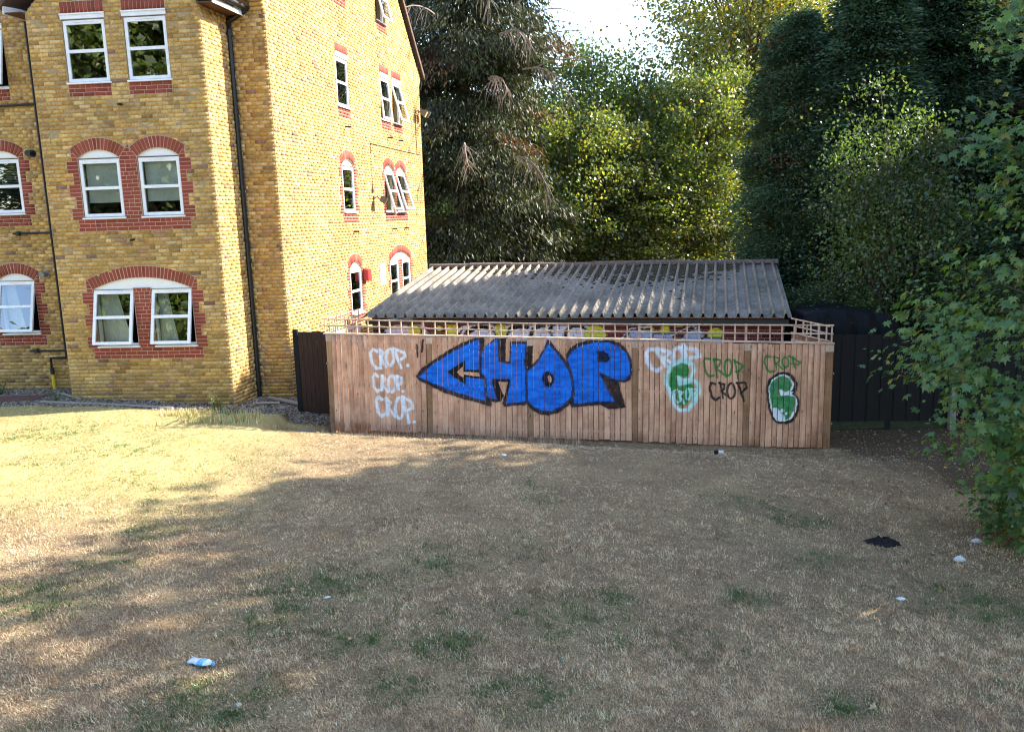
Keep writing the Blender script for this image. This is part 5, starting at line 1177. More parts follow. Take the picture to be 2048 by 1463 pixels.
def broadleaf(seed, h, r, z0, nclump, nper, leaf, pal, spread=.17, limbs=46, rad=.16, droop=-.25, clumpcol=.3):
    rg = np.random.default_rng(seed); cz, rz = (z0 + h) / 2, (h - z0) / 2
    d = unit(rg.normal(0, 1, (nclump, 3))); u = rg.random((nclump, 1)) ** .38
    lump = .78 + .44 * vnoise(d[:, 0] * 2 + 5, d[:, 1] * 2 + d[:, 2] * 3, .55, seed)[:, None]
    C = d * u * lump * np.array([r, r, rz]) + np.array([0, 0, cz])
    cs = spread * r * rg.uniform(.6, 1.4, nclump); ctint = rg.normal(1, clumpcol, nclump).clip(.45, 1.7)
    ci = np.repeat(np.arange(nclump), nper); n = len(ci)
    off = rg.normal(0, 1, (n, 3)) * cs[ci][:, None] * np.array([1, 1, .62]); P = C[ci] + off
    P[:, 2] = np.maximum(P[:, 2], .25)
    A = unit(unit(P - np.array([0, 0, cz])) * .55 + rg.normal(0, .7, (n, 3)) + np.array([0, 0, droop]))
    L = leaf * rg.uniform(.6, 1.35, n); V, F = leaf_geo(P, A, L, L * .72, rg)
    col = pick(pal, n, rg) * ctint[ci][:, None]
    crown = mesh_np('crown', V, F, M_LEAF, rep4(col))
    mb = MB(); wob = lambda t: np.array([math.sin(t * 3 + seed) * .05 * r, math.cos(t * 2.3 + seed) * .05 * r, 0])
    tp = [wob(t) + np.array([0, 0, -.4 + t * h * .82]) for t in np.linspace(0, 1, 9)]
    mb.tube(tp, list(np.linspace(rad, rad * .22, 9)), 8)
    for c in C[rg.choice(nclump, min(limbs, nclump), replace=False)]:
        t = np.clip((c[2] - h * .1) / (h * .95) * .72, .12, .85); b = wob(t) + np.array([0, 0, -.4 + t * h * .82])
        m = (b + c) / 2 + np.array([0, 0, -.05 * h * rg.random()]) + rg.normal(0, .06 * r, 3); r0 = rad * (1 - t) * .5 + .018
        mb.tube([b, b * .6 + m * .4 + rg.normal(0, .02 * r, 3), m, m * .4 + c * .6 + rg.normal(0, .02 * r, 3), c], [r0, r0 * .75, r0 * .5, r0 * .3, .008], 5, False)
    me = bpy.data.meshes.new('trunk'); me.from_pydata(mb.v, [], mb.f); me.materials.append(M_BARK)
    return [('trunk', me), ('crown', crown)]

def conifer(seed, h, r, nbr, nsp, pal, droop=.35, power=.55, spray=.17, hang=False, bare=.04, wide=.2):
    rg = np.random.default_rng(seed)
    t = bare + (1 - bare) * rg.random(nbr) ** 1.05; ang = rg.random(nbr) * 6.283
    R = r * np.clip(1 - t, .02, 1) ** power * rg.uniform(.62, 1.12, nbr) * (.8 + .4 * vnoise(np.cos(ang) * 2 + 9, np.sin(ang) * 2 + t * 6, .8, seed))
    z0 = t * h; mb = MB(); mb.tube([(0, 0, -.4), (.05, 0, h * .3), (0, .05, h * .7), (0, 0, h * .98)], [r * .09, r * .07, r * .035, .01], 8)
    bi = np.repeat(np.arange(nbr), nsp); n = len(bi); s = rg.random(n) ** .6
    out = np.stack([np.cos(ang), np.sin(ang), np.zeros(nbr)], 1); side = np.stack([-np.sin(ang), np.cos(ang), np.zeros(nbr)], 1)
    lift = rg.uniform(.0, .35, nbr)
    base = lambda i, s_: out[i] * (R[i] * s_)[:, None] + np.array([0, 0, 1.]) * (z0[i] + R[i] * (lift[i] * s_ - droop * 1.3 * s_ ** 2))[:, None]
    P = base(bi, s); fan = rg.normal(0, 1, n) * wide * R[bi] * (.25 + .6 * s * (1.15 - s) * 2)
    P = P + side[bi] * fan[:, None] + rg.normal(0, .07, (n, 3)) * np.array([1, 1, 1.7])
    if hang:
        P[:, 2] -= rg.random(n) ** 2 * .5; A = unit(out[bi] * .45 + side[bi] * rg.normal(0, .35, (n, 1)) + np.array([0, 0, -.75]) + rg.normal(0, .25, (n, 3)))
    else: A = unit(out[bi] * .8 + side[bi] * (np.sign(fan) * .45 + rg.normal(0, .3, n))[:, None] + np.array([0, 0, -.15]) + rg.normal(0, .3, (n, 3)))
    P[:, 2] = np.maximum(P[:, 2], .15)
    L = spray * rg.uniform(.6, 1.5, n); V, F = leaf_geo(P, A, L, L * (.27 if hang else .30), rg, .1)
    bt = rg.normal(1, .28, nbr).clip(.5, 1.8); brown = rg.random(nbr) < .05
    col = pick(pal, n, rg) * bt[bi][:, None]; col[brown[bi]] = np.array([.12, .065, .035]) * rg.normal(1, .2, (brown[bi].sum(), 1)).clip(.4, 1.6)
    crown = mesh_np('crown', V, F, M_NEEDLE, rep4(col))
    for i in range(0, nbr, 2):
        ss = np.linspace(.0, .92, 5); q = [base(np.array([i]), np.array([x]))[0] for x in ss]; mb.tube(q, [.03, .022, .016, .011, .006], 4, False)
    me = bpy.data.meshes.new('trunk'); me.from_pydata(mb.v, [], mb.f); me.materials.append(M_BARK)
    return [('trunk', me), ('crown', crown)]

def dead_branches(seed, n, spots):
    """bare grey drooping branches with hanging twigs"""
    rg = np.random.default_rng(seed); mb = MB()
    for (x, y, z, L, az) in spots:
        p = np.array([x, y, z]); d = np.array([math.cos(az), math.sin(az), .15]); pts = [p.copy()]
        for k in range(7):
            d = unit(d + np.array([0, 0, -.16]) + rg.normal(0, .08, 3)); p = p + d * L / 7; pts.append(p.copy())
        mb.tube(pts, list(np.linspace(.035, .008, 8)), 5, False)
        for k in range(n):
            i = rg.integers(1, 7); f_ = rg.random(); q = pts[i] * (1 - f_) + pts[i + 1] * f_; e = unit(np.array([rg.normal(0, .6), rg.normal(0, .6), -.8])); l = rg.uniform(.35, 1.1)
            tw = [q]; 
            for m in range(3): e = unit(e + np.array([0, 0, -.3]) + rg.normal(0, .15, 3)); tw.append(tw[-1] + e * l / 3)
            mb.tube(tw, [.010, .008, .006, .003], 3, False)
    me = bpy.data.meshes.new('dead_branch'); me.from_pydata(mb.v, [], mb.f); me.materials.append(M_DEADTWIG); return me

G_MID = [(.085, .13, .024), (.11, .16, .028), (.07, .115, .024), (.14, .165, .032), (.09, .14, .032)]
G_YEL = [(.15, .18, .03), (.20, .20, .035), (.11, .15, .026), (.24, .19, .04), (.13, .17, .035)]
G_DARK = [(.028, .058, .024), (.034, .068, .03), (.024, .05, .026), (.045, .07, .026)]
G_HAW = [(.06, .11, .03), (.075, .13, .034), (.048, .09, .03)]
G_CON = [(.040, .082, .042), (.050, .098, .055), (.036, .072, .045), (.064, .108, .048)]
G_CED = [(.03, .042, .016), (.042, .056, .019), (.022, .032, .015), (.065, .078, .024), (.036, .03, .018)]

# cedar behind the building
ced = tree_obj('cedar_tree', (-1.7, 35.0, -.2), conifer(101, 22, 4.7, 400, 640, G_CED, .30, .36, .185, True, .03, .28), 'big drooping conifer with dead grey branches right behind the brick gable')
sp = [(.8, -4.2, 12.2, 3.2, -1.3), (1.6, -4.0, 10.4, 3.0, -1.0), (-.6, -4.6, 11.0, 3.2, -1.9), (2.4, -3.4, 9.3, 3.2, -.7), (1.2, -4.6, 8.8, 2.8, -1.4), (2.0, -4.2, 6.2, 3.0, -.9), (.3, -4.8, 6.6, 2.6, -1.6), (3.0, -3.0, 12.8, 2.8, -.3), (1.4, -4.2, 13.4, 2.6, -1.2)]
link('dead_branch', dead_branches(7, 34, sp), ced, world=False)
mb = MB(); rg = np.random.default_rng(19)
for k in range(16):
    a = rg.uniform(-.3, 1.0); q = np.array([2.6 + rg.normal(0, .3), -2.5, 9.5 + k * .42]); pts = [q]; d = np.array([math.cos(a), rg.normal(0, .3), .8])
    for m in range(6): d = unit(d + np.array([.10, 0, -.22]) + rg.normal(0, .08, 3)); pts.append(pts[-1] + d * .45)
    mb.tube(pts, list(np.linspace(.03, .006, 7)), 4, False)
me = bpy.data.meshes.new('dead_branch'); me.from_pydata(mb.v, [], mb.f); me.materials.append(M_DEADTWIG); link('dead_branch', me, ced, world=False)

# broadleaf trees beyond the shed
protoA = tree_obj('ash_tree', (4.4, 43, -.3), broadleaf(201, 12.3, 4.4, 1.2, 280, 190, .17, G_MID, .16, 60, .22, clumpcol=.45), 'rounded mid green broadleaf tree beyond the shed roof, left of the taller one')
protoB = tree_obj('plane_tree', (13.0, 47, -.3), broadleaf(202, 23, 5.6, 3.0, 280, 150, .20, G_YEL, .13, 110, .34), 'tall open yellow green tree with dark limbs against the sky')
G_MIX = G_MID + G_MID + G_YEL
protoC = tree_obj('hazel_tree', (3.0, 38, -.3), broadleaf(203, 9.6, 3.3, .2, 210, 170, .14, G_MIX, .13, 60, .12, clumpcol=.45), 'leafy green tree behind shed ridge, next to the drooping conifer')
copy_tree(protoC, (6.6, 39, -.3), 1.9, (1.15, 1.1, .8), 'lower sunlit tree behind the middle of the shed ridge')
copy_tree(protoC, (9.6, 41, -.3), 4.0, (1.2, 1.1, 1.2), 'bushy sunlit tree behind the right end of the shed ridge')
copy_tree(protoA, (9.5, 52, -.3), 2.2, (1.1, 1.1, .95), 'green broadleaf tree seen behind the tall open one')
copy_tree(protoA, (-4.5, 54, -.3), .7, 1.0, 'broadleaf tree far behind the drooping conifer')
copy_tree(protoB, (16.5, 55, -.3), 1.1, .95, 'tall tree glimpsed between open crown and dark conifers')
# dark conifers on the right
cons = conifer(301, 10.4, 2.35, 620, 270, G_CON, .26, .34, .125, False, .03, .36)
con1 = tree_obj('cypress_tree', (9.0, 21.6, -.3), cons, 'dark green cypress rising behind the black tarpaulin heap'); con1.scale = (1, 1, .93)
copy_tree(con1, (7.35, 22.0, -.3), 2.0, (.78, .78, .86), 'shorter dark cypress beside the right end of the shed roof')
copy_tree(con1, (11.2, 22.4, -.3), 3.6, (1.12, 1.0, 1.05), 'dark cypress overtopping the black board fence')
copy_tree(con1, (13.6, 23.4, -.3), 5.1, (1.1, 1.05, 1.02), 'dark cypress half hidden behind the maple crown')
copy_tree(con1, (12.4, 26.4, -.3), .9, (1.3, 1.2, .97), 'broad conifer standing behind the dark cypresses, leftmost of its row', 'tall conifers behind the cypresses')
copy_tree(con1, (14.8, 27, -.3), 2.6, (1.3, 1.2, 1.1), 'broad conifer standing behind the dark cypresses, middle of its row', 'tall conifers behind the cypresses')
copy_tree(con1, (17.6, 27.3, -.3), 4.2, (1.3, 1.2, 1.1), 'broad conifer standing behind the dark cypresses, nearest the maple', 'tall conifers behind the cypresses')
haw = tree_obj('hawthorn_tree', (8.5, 18.6, -.3), broadleaf(204, 6.6, 1.45, .4, 130, 190, .075, G_HAW, .24, 40, .07, clumpcol=.4), 'slender light green hawthorn in front of the dark cypresses')
copy_tree(haw, (6.9, 18.6, -.3), 2.4, (.85, .8, .42), 'low leafy shrub overhanging the tarpaulin heap')
copy_tree(haw, (9.9, 17.6, -.3), 4.1, (.9, .8, .5), 'leafy shrub behind the black board fence')
# trees beyond the right and behind the viewer, whose shade and reflections the photo shows
shade = tree_obj('lime_tree', (14.7, 15.5, -.3), broadleaf(205, 12.2, 3.3, 2.0, 170, 150, .22, G_MID, .14, 40, .25), 'large leafy lime tree right of the lawn whose shade covers the grass', 'lime trees round the lawn')
sparse = tree_obj('lime_tree', (15.4, 6.0, -.3), broadleaf(206, 12.0, 3.3, 2.4, 80, 85, .22, G_MID, .10, 40, .25), 'large leafy lime tree right of the lawn whose shade covers the grass', 'lime trees round the lawn')
for i, (x, y, rz, s_) in enumerate([(15, 9.6, 1.3, 1.1), (16, 1.2, 2.9, 1.05), (19, 12.9, 4.1, (1.4, 1.4, 1.8)), (18.6, 17.0, .3, (1, 1, .98)), (-18, -9, .6, 1.6), (-23, -7, 2.1, 1.7), (-28, -10, 3.3, 1.7), (-13, -14, 4.2, 1.6), (-21, -15, 1.2, 1.9), (-29, -17, 2.2, 1.9)]):
    copy_tree(sparse if i in (0, 1, 2) else shade, (x, y, -.1), rz, s_, ('large leafy lime tree right of the lawn whose shade covers the grass' if i < 4 else 'lime tree mirrored in the bay windows'), 'lime trees round the lawn' if i < 4 else 'lime trees mirrored in windows')
for i, (x, y, rz, s_) in enumerate([(-20.5, -11, .4, 1.9), (-26, -13, 1.7, 2.0), (-31.5, -13, 3.1, 2.0)]):
    copy_tree(con1, (x, y, -.1), rz, (s_ * 1.5, s_ * 1.5, s_), 'tall conifer mirrored in the bay windows', 'conifers mirrored in windows')
for i, (x, y, rz, s_) in enumerate([(16.6, 20.6, .4, 1.1), (18.5, 23.8, 1.7, 1.15), (20.5, 27.2, 3.1, 1.2)]):
    copy_tree(con1, (x, y, -.1), rz, (s_ * 1.3, s_ * 1.3, s_ * (.86, .95, 1)[i]), 'broad conifer beyond the maple shading the cypresses', 'conifers shading the cypresses')
# far woodland
rg = np.random.default_rng(77); n = 26000; x = rg.uniform(-70, 95, n); top = 6 + 6 * vnoise(x, x * 0, 7, 5); z = rg.random(n) ** .8 * top; y = 66 + rg.normal(0, 2.5, n) + np.abs(x) * .12
P = np.stack([x, y, z], 1); V, F = leaf_geo(P, unit(rg.normal(0, 1, (n, 3)) + np.array([0, 0, -.2])), .85 * rg.uniform(.6, 1.3, n), .6, rg)
tag(link('woodland', mesh_np('woodland', V, F, M_LEAF, rep4(pick(G_MID + G_DARK, n, rg) * (.7 + .6 * vnoise(x, z, 2.2, 6))[:, None]))), 'far green woodland glimpsed between the trees', 'woodland', kind='stuff')

# ---- maple at the right
def maple_leaf_mesh(rg, col):
    ang = np.radians([0, 18, 33, 55, 75, 100, 128, 152, 165]); rad = np.array([1.0, .60, .52, .88, .50, .72, .42, .50, .22])
    pts = [(r_ * math.sin(a), r_ * math.cos(a)) for a, r_ in zip(ang, rad)]; full = pts + [(0, -.10)] + [(-x, y) for x, y in pts[::-1][:-1]]
    bend = rg.uniform(.1, .75); V = [(0, 0, .0)] + [(x * .5, (y + .0) * .5, -bend * .5 * (x * x * .5 + max(0, y) ** 2 * .6) + rg.normal(0, .012)) for x, y in full]
    n = len(full); F = [(0, 1 + (i + 1) % n, 1 + i) for i in range(n)]
    return np.array(V), np.array(F)
rg = np.random.default_rng(404)
MX, MY = 7.35, 9.75; gm = gz(MX, MY)
maple = empty('maple_tree', (MX, MY, gm)); tag(maple, 'young maple with large lobed leaves and brown seed bunches at the lawn edge', 'tree')
zk = [-.3, .3, .9, 1.4, 1.9, 2.6, 3.2, 3.85, 5, 6.2, 7.2]; xl = [6.1, 5.7, 5.2, 4.8, 4.5, 4.68, 5.1, 5.45, 6.0, 6.55, 6.9]
rad_at = lambda z: MX - np.interp(z, zk, xl)
ncl = 1250; zc = rg.uniform(-.05, 7.0, ncl); th = rg.uniform(0, 6.283, ncl); near = rg.random(ncl) < .8; th = np.where(near, rg.uniform(2.4, 5.4, ncl), th)
rr = rad_at(zc) * (1 - .32 * rg.random(ncl) ** 1.6) * rg.uniform(.82, 1.04, ncl); drop = (vnoise(th * 1.2, zc, .75, 9) > .24) & ~((zc > 3.3) & (rg.random(ncl) < np.where(near, .42, .93))) & ~((zc > 2.4) & ~near & (rg.random(ncl) < .5))
Cc = np.stack([MX + np.cos(th) * rr, MY + np.sin(th) * rr * .82, zc], 1)[drop]; thc = th[drop]
spr = np.concatenate([np.stack([rg.uniform(5.55, 6.3, 16), rg.uniform(9.7, 10.3, 16), rg.uniform(5.55, 6.35, 16)], 1), np.stack([rg.uniform(5.4, 6.0, 12), rg.uniform(9.6, 10.1, 12), rg.uniform(4.5, 5.1, 12)], 1)])
Cc = np.concatenate([Cc, spr]); thc = np.concatenate([thc, np.full(28, 3.9)])
mb = MB(); mb.tube([(MX, MY, gm - .3), (MX + .05, MY - .05, gm + 1), (MX - .05, MY, gm + 3), (MX + .05, MY + .05, gm + 5), (MX, MY, gm + 6.4)], [.11, .10, .075, .045, .015], 9)
for i in range(0, len(Cc), 5):
    c = Cc[i]; b = np.array([MX, MY, max(gm + .3, c[2] * .62 + .1)]); m = (b + c) / 2 + np.array([0, 0, .25]) + rg.normal(0, .08, 3)
    mb.tube([b, b * .5 + m * .5, m, m * .45 + c * .55, c], [.024, .018, .012, .008, .003], 5, False)
mb.build('trunk', M_BARK, maple)
LV = []; LP = []
npl = 14
ci = np.repeat(np.arange(len(Cc)), npl); n = len(ci)
P = Cc[ci] + rg.normal(0, .15, (n, 3)) * np.array([1, 1, .8]); outv = unit(np.stack([np.cos(thc[ci]), np.sin(thc[ci]), np.full(n, .15)], 1))
P[:, 2] = np.maximum(P[:, 2], ground_z(P[:, 0], P[:, 1]) + .06)
size = rg.uniform(.065, .21, n)
axis = unit(outv * .75 + np.array([0, 0, -.55]) + rg.normal(0, .38, (n, 3)))           # towards leaf tip
nor = unit(outv * .45 + np.array([0, 0, .8]) + rg.normal(0, .35, (n, 3))); side = unit(np.cross(axis, nor)); nor = np.cross(side, axis)
MAP = [(.068, .138, .032), (.085, .165, .038), (.052, .115, .03), (.115, .19, .038), (.068, .145, .048)]
colm = pick(MAP, n, rg, .24); yel = rg.random(n) < .045; colm[yel] = (.20, .19, .03)
protos = [maple_leaf_mesh(rg, None) for _ in range(6)]; kind = rg.integers(6, size=n)
dist = np.linalg.norm(P - np.array([0, 0, CAM_H]), axis=1) - .9 * (P[:, 0] < 5.9); inview = (P[:, 0] / P[:, 1] < .61); order = np.argsort(dist + 100 * ~inview); single = np.zeros(n, bool); single[order[:300]] = True
pm = []
for k in range(6):
    for c in (MAP[0], MAP[1], MAP[3], MAP[4]):
        V0, F0 = protos[k]; pm.append(mesh_np('leaf', V0, F0, M_MAPLE, np.tile(np.r_[c, 1], (len(V0), 1))))
for i in np.where(single)[0]:
    o = bpy.data.objects.new('leaf', pm[int(kind[i]) * 4 + int(rg.integers(4))]); COL.objects.link(o); o.parent = maple; o.matrix_parent_inverse = Matrix.Translation(-Vector(maple.location))
    M3 = Matrix((side[i], axis[i], nor[i])).transposed(); o.matrix_basis = Matrix.Translation(Vector(P[i])) @ M3.to_4x4() @ Matrix.Scale(float(size[i]), 4)
Vs, Fs, Cs = [], [], []; base_i = 0
for k in range(6):
    m = np.where((kind == k) & ~single)[0]; V0, F0 = protos[k]; nv = len(V0)
    W_ = P[m][:, None] + size[m][:, None, None] * (V0[None, :, 0:1] * side[m][:, None] + V0[None, :, 1:2] * axis[m][:, None] + V0[None, :, 2:3] * nor[m][:, None])
    Vs.append(W_.reshape(-1, 3)); Fs.append((np.arange(len(m))[:, None, None] * nv + F0[None]).reshape(-1, 3) + base_i); Cs.append(np.repeat(np.c_[colm[m], np.ones(len(m))], nv, 0)); base_i += len(m) * nv
tag(link('foliage', mesh_np('foliage', np.concatenate(Vs), np.concatenate(Fs), M_MAPLE, np.concatenate(Cs)), maple), kind='stuff')
# winged seed bunches
sc = Cc[rg.choice(len(Cc), 95, replace=False)]; si = np.repeat(np.arange(95), 16); q = sc[si] + rg.normal(0, .05, (len(si), 3)) + np.array([0, 0, -.06])
V, F = leaf_geo(q, unit(rg.normal(0, .6, (len(si), 3)) + np.array([0, 0, -.6])), .045, .016, rg)
tag(link('seed_bunch', mesh_np('seed_bunch', V, F, M_MAPLE, rep4(pick([(.26, .15, .07), (.32, .21, .10), (.20, .11, .055)], len(si), rg))), maple), kind='stuff')

# ------------------------------------------------------------------ grass
GREEN = [(-2.02, 8.01, 0.7), (0.53, 7.47, 0.6), (0.18, 6.09, 0.45), (3.08, 11.07, 0.5), (3.63, 10.34, 0.4), (3.45, 9.05, 0.35), (2.37, 8.06, 0.25), (-1.01, 6.16, 0.25), (-2.36, 5.88, 0.5), (-2.26, 7.39, 0.6), (0.21, 11.51, 0.3), (0.39, 10.89, 0.25), (-1.02, 8.68, 0.5), (-4.4, 8.66, 0.35), (-4.62, 7.74, 0.5), (-4.37, 9.5, 0.3), (2.59, 6.17, 0.25), (4.84, 8.01, 0.5), (0.97, 7.92, 0.25), (-0.62, 6.92, 0.3), (-1.52, 6.97, 0.35), (-6.3, 13.2, .6), (-8, 14.2, .7), (-7.2, 12.4, .4)]
rg = np.random.default_rng(55)
def green_at(x, y):
    g = np.zeros(len(x))
    for a, b, r_ in GREEN: g = np.maximum(g, np.clip(1.25 - np.hypot((x - a) / 1.25, y - b) / r_, 0, 1))
    return g * (.25 + 1.1 * vnoise(x, y, .16, 61)) + .30 * (vnoise(x, y, .9, 62) > .72) * (vnoise(x, y, .12, 63) > .5)
N = 1250000
yy = 4.9 + (16.6 - 4.9) * rg.random(N) ** 1.5; half = .64 * yy + .4; xx = rg.uniform(-1, 1, N) * half
far = rg.random(N) < .10; xx[far] = rg.uniform(-13, -5, far.sum()); yy[far] = rg.uniform(11, 16.9, far.sum())
keep = rg.random(N) > dirt_mask(xx, yy) * .97
keep &= ~((yy > 15.55) & (xx > -3.3)); thin = vnoise(xx, yy, .35, 64); bare = smooth01((vnoise(xx, yy, .55, 71) * .6 + vnoise(xx, yy, .17, 72) * .4 - .56) / .12); clump = smooth01((vnoise(xx, yy, .07, 68) * .55 + vnoise(xx, yy, .16, 73) * .45 - .36) / .22); keep &= rg.random(N) < (.34 + .8 * clump * (.5 + .7 * thin)) * (1 - .45 * bare)
worn = np.exp(-(((xx - 2.2) / 1.7) ** 2 + ((yy - 12.2) / .7) ** 2)); keep &= rg.random(N) > .72 * worn
keep &= ~((yy > 14.4) & (xx > 5.0))
xx, yy = xx[keep], yy[keep]; n = len(xx)
ga = green_at(xx, yy); isg = rg.random(n) < ga * .85
dry = np.array([(.58, .42, .26), (.46, .32, .195), (.72, .54, .36), (.36, .24, .145), (.54, .39, .24), (.25, .16, .10), (.66, .49, .30), (.20, .13, .085), (.31, .21, .13), (.42, .29, .18)])
colg_ = dry[rg.integers(len(dry), size=n)] * rg.normal(1, .16, (n, 1)) * (.58 + .50 * vnoise(xx, yy, .8, 66) + .85 * vnoise(xx, yy, .10, 69) ** 1.5)[:, None]
colg_[isg] = np.array([(.06, .125, .03), (.08, .145, .035), (.045, .105, .03)])[rg.integers(3, size=isg.sum())] * rg.normal(1, .15, (isg.sum(), 1))
sunlit_tint = sunlit_tint_at(xx, yy); colg_ = colg_ * (1 + sunlit_tint[:, None] * np.array([.16, .27, .0])); lg = rg.random(n) < .30 * sunlit_tint; colg_[lg & ~isg] = np.array([.40, .42, .14]) * rg.normal(1, .15, ((lg & ~isg).sum(), 1))  # blades in the sunlit part painted brighter and yellower
yf = FENCE_O[1] + (xx - FENCE_O[0]) * FENCE_D[1] / FENCE_D[0]; dfo = yf - yy
tall = (rg.random(n) < .35) & (dfo > .05) & (dfo < .55) & (xx > -3.7) & (xx < 1.2) | (rg.random(n) < .3) & (xx < -4.2) & (xx > -6.8) & (yy > 14.6) & (yy < 15.6) & (vnoise(xx, yy, .4, 70) > .45)
Hh = rg.uniform(.022, .075, n) * (.45 + 1.1 * vnoise(xx, yy, .13, 67)); Hh *= np.interp(yy, [5, 9, 15], [.72, .6, .42]); Hh[isg] *= 1.15; Hh[tall] = rg.uniform(.07, .2, tall.sum())
wd = np.interp(yy, [5, 16], [.0027, .0075]) * rg.uniform(.7, 1.3, n)
az = rg.random(n) * 6.283; lean = np.where(yy < 10.5, rg.uniform(.3, 1.45, n), rg.uniform(.7, 1.5, n)); lean[tall] = rg.uniform(.05, .4, tall.sum())
zz = ground_z(xx, yy) - .004; B = np.stack([xx, yy, zz], 1); d = np.stack([np.cos(az), np.sin(az), np.zeros(n)], 1); s_ = np.stack([-np.sin(az), np.cos(az), np.zeros(n)], 1)
tip = B + d * (Hh * np.sin(lean))[:, None] + np.array([0, 0, 1.]) * (Hh * np.cos(lean) * .95 + .004)[:, None]
roll = rg.uniform(-1, 1, n)[:, None]; s2 = s_ * (1 - .3 * np.abs(roll)) + np.array([0, 0, 1.]) * roll * .4
V = np.stack([B + s2 * wd[:, None], B - s2 * wd[:, None] + np.array([0, 0, .002]), tip], 1).reshape(-1, 3)
F = np.arange(3 * n).reshape(n, 3)
tag(link('dry_grass', mesh_np('dry_grass', V, F, M_GRASS, np.repeat(np.c_[np.clip(colg_, .01, .8), np.ones(n)], 3, 0))), 'short parched straw coloured grass with green patches', 'grass', kind='stuff')

def weed(x, y, h, n, label, col=(.16, .17, .05)):
    rg = np.random.default_rng(int(abs(x * 100 + y * 31))); root = empty('weed', (x, y, gz(x, y))); tag(root, label, 'plant'); mb = MB(); Pp = []; Aa = []
    for i in range(n):
        a = rg.uniform(0, 6.28); l = h * rg.uniform(.6, 1.1); p0 = np.array([rg.normal(0, .03), rg.normal(0, .03), -.02]); p2 = p0 + np.array([math.cos(a) * l * .45, math.sin(a) * l * .45, l]); p1 = (p0 + p2) / 2 + np.array([0, 0, l * .1])
        mb.tube([p0, p1, p2], [.004, .003, .002], 4, False)
        for k in range(14): t = rg.random(); q = p0 * (1 - t) + p2 * t; Pp.append(q); Aa.append(unit(rg.normal(0, 1, 3) + np.array([0, 0, .4])))
    me = bpy.data.meshes.new('stem'); me.from_pydata(mb.v, [], mb.f); me.materials.append(M_LEAF)
    a_ = me.color_attributes.new('Col', 'FLOAT_COLOR', 'POINT'); a_.data.foreach_set('color', np.tile(np.array([.14, .13, .05, 1], np.float32), len(me.vertices)))
    link('stem', me, root, False); V, F = leaf_geo(np.array(Pp), np.array(Aa), h * .16, h * .06, rg); link('foliage', mesh_np('foliage', V, F, M_LEAF, rep4(pick([col], len(Pp), rg))), root, False)
weed(-5.93, 16.52, .36, 16, 'bushy pale green weed at the corner of the brick bay')
weed(-11.0, 17.7, .4, 14, 'green weed growing in gravel under the left wall window', (.06, .12, .03))
weed(-9.35, 16.85, .28, 10, 'small weed in gravel at the foot of the brick bay', (.06, .11, .03))

rg = np.random.default_rng(88); nl = 2600; lx = rg.uniform(4.2, 9.5, nl); ly = rg.uniform(8.3, 15.6, nl); k = rg.random(nl) < .12 + .88 * dirt_mask(lx, ly); lx, ly = lx[k], ly[k]; nl = len(lx)
V, F = leaf_geo(np.stack([lx, ly, ground_z(lx, ly) + .012], 1), unit(np.stack([rg.normal(0, 1, nl), rg.normal(0, 1, nl), rg.normal(.1, .15, nl)], 1)), rg.uniform(.03, .08, nl), rg.uniform(.02, .05, nl), rg, .1)
tag(link('leaf_litter', mesh_np('leaf_litter', V, F, M_LEAF, rep4(pick([(.22, .14, .075), (.30, .21, .12), (.15, .095, .055)], nl, rg, .25)))), 'small brown dead leaves strewn on bare earth under the maple', 'leaves', kind='stuff')
# ------------------------------------------------------------------ litter
def crumple(name, x, y, sx, sy, h, mat, label, cat, seed, rot=0., group=None, n=9):
    rg = np.random.default_rng(seed); V = []; z = gz(x, y) + .004; c, s_ = math.cos(rot), math.sin(rot)
    for j in range(n):
        for i in range(n):
            a, b = i / (n - 1) * 2 - 1, j / (n - 1) * 2 - 1; m = max(abs(a), abs(b)); l = math.hypot(a, b) + 1e-6; k = m / l * (1 + rg.normal(0, .06))
            px, py = a * k * sx, b * k * sy; V.append((x + px * c - py * s_, y + px * s_ + py * c, z + h * (1 - m ** 2) * rg.uniform(.35, 1.1) + rg.uniform(0, .15) * h))
    b0 = len(V); V += [(p[0], p[1], z - .004) for p in V]
    F = [(j * n + i, j * n + i + 1, (j + 1) * n + i + 1, (j + 1) * n + i) for j in range(n - 1) for i in range(n - 1)]
    ring = [i for i in range(n)] + [j * n + n - 1 for j in range(1, n)] + [(n - 1) * n + i for i in range(n - 2, -1, -1)] + [j * n for j in range(n - 2, 0, -1)]
    F += [(ring[i], b0 + ring[i], b0 + ring[(i + 1) % len(ring)], ring[(i + 1) % len(ring)]) for i in range(len(ring))]
    o = MB().add(V, F).build(name, mat); tag(o, label, cat, group); return o
M_PAPER = plain('white_paper', (.58, .59, .60), .7, .08, 20); M_CLOTH = plain('black_cloth', (.012, .010, .013), .95, .4, 30, .004); M_TEAL = plain('teal_plastic', (.02, .30, .30), .4, .1, 20)
M_DRYLEAF = plain('dry_leaf', (.42, .30, .17), .9, .25, 25)
o = crumple('jacket', 4.43, 9.68, .22, .10, .10, M_CLOTH, 'black jacket lying crumpled on the dry grass', 'jacket', 3, -.12, n=13)
crumple('paper_scrap', 5.18, 9.28, .075, .055, .05, M_PAPER, 'crumpled white paper on grass between black jacket and maple', 'litter', 4, .4)
crumple('paper_scrap', 5.72, 9.9, .07, .05, .04, M_PAPER, 'white wrapper lying under the edge of the maple', 'litter', 5, .2)
crumple('paper_scrap', 3.95, 8.12, .05, .03, .02, M_PAPER, 'flat white carton scrap on dry grass', 'litter', 6, .1)
crumple('paper_scrap', -1.9, 7.82, .035, .014, .012, M_PAPER, 'tiny white paper strip near the green patch of grass', 'litter', 7, .4)
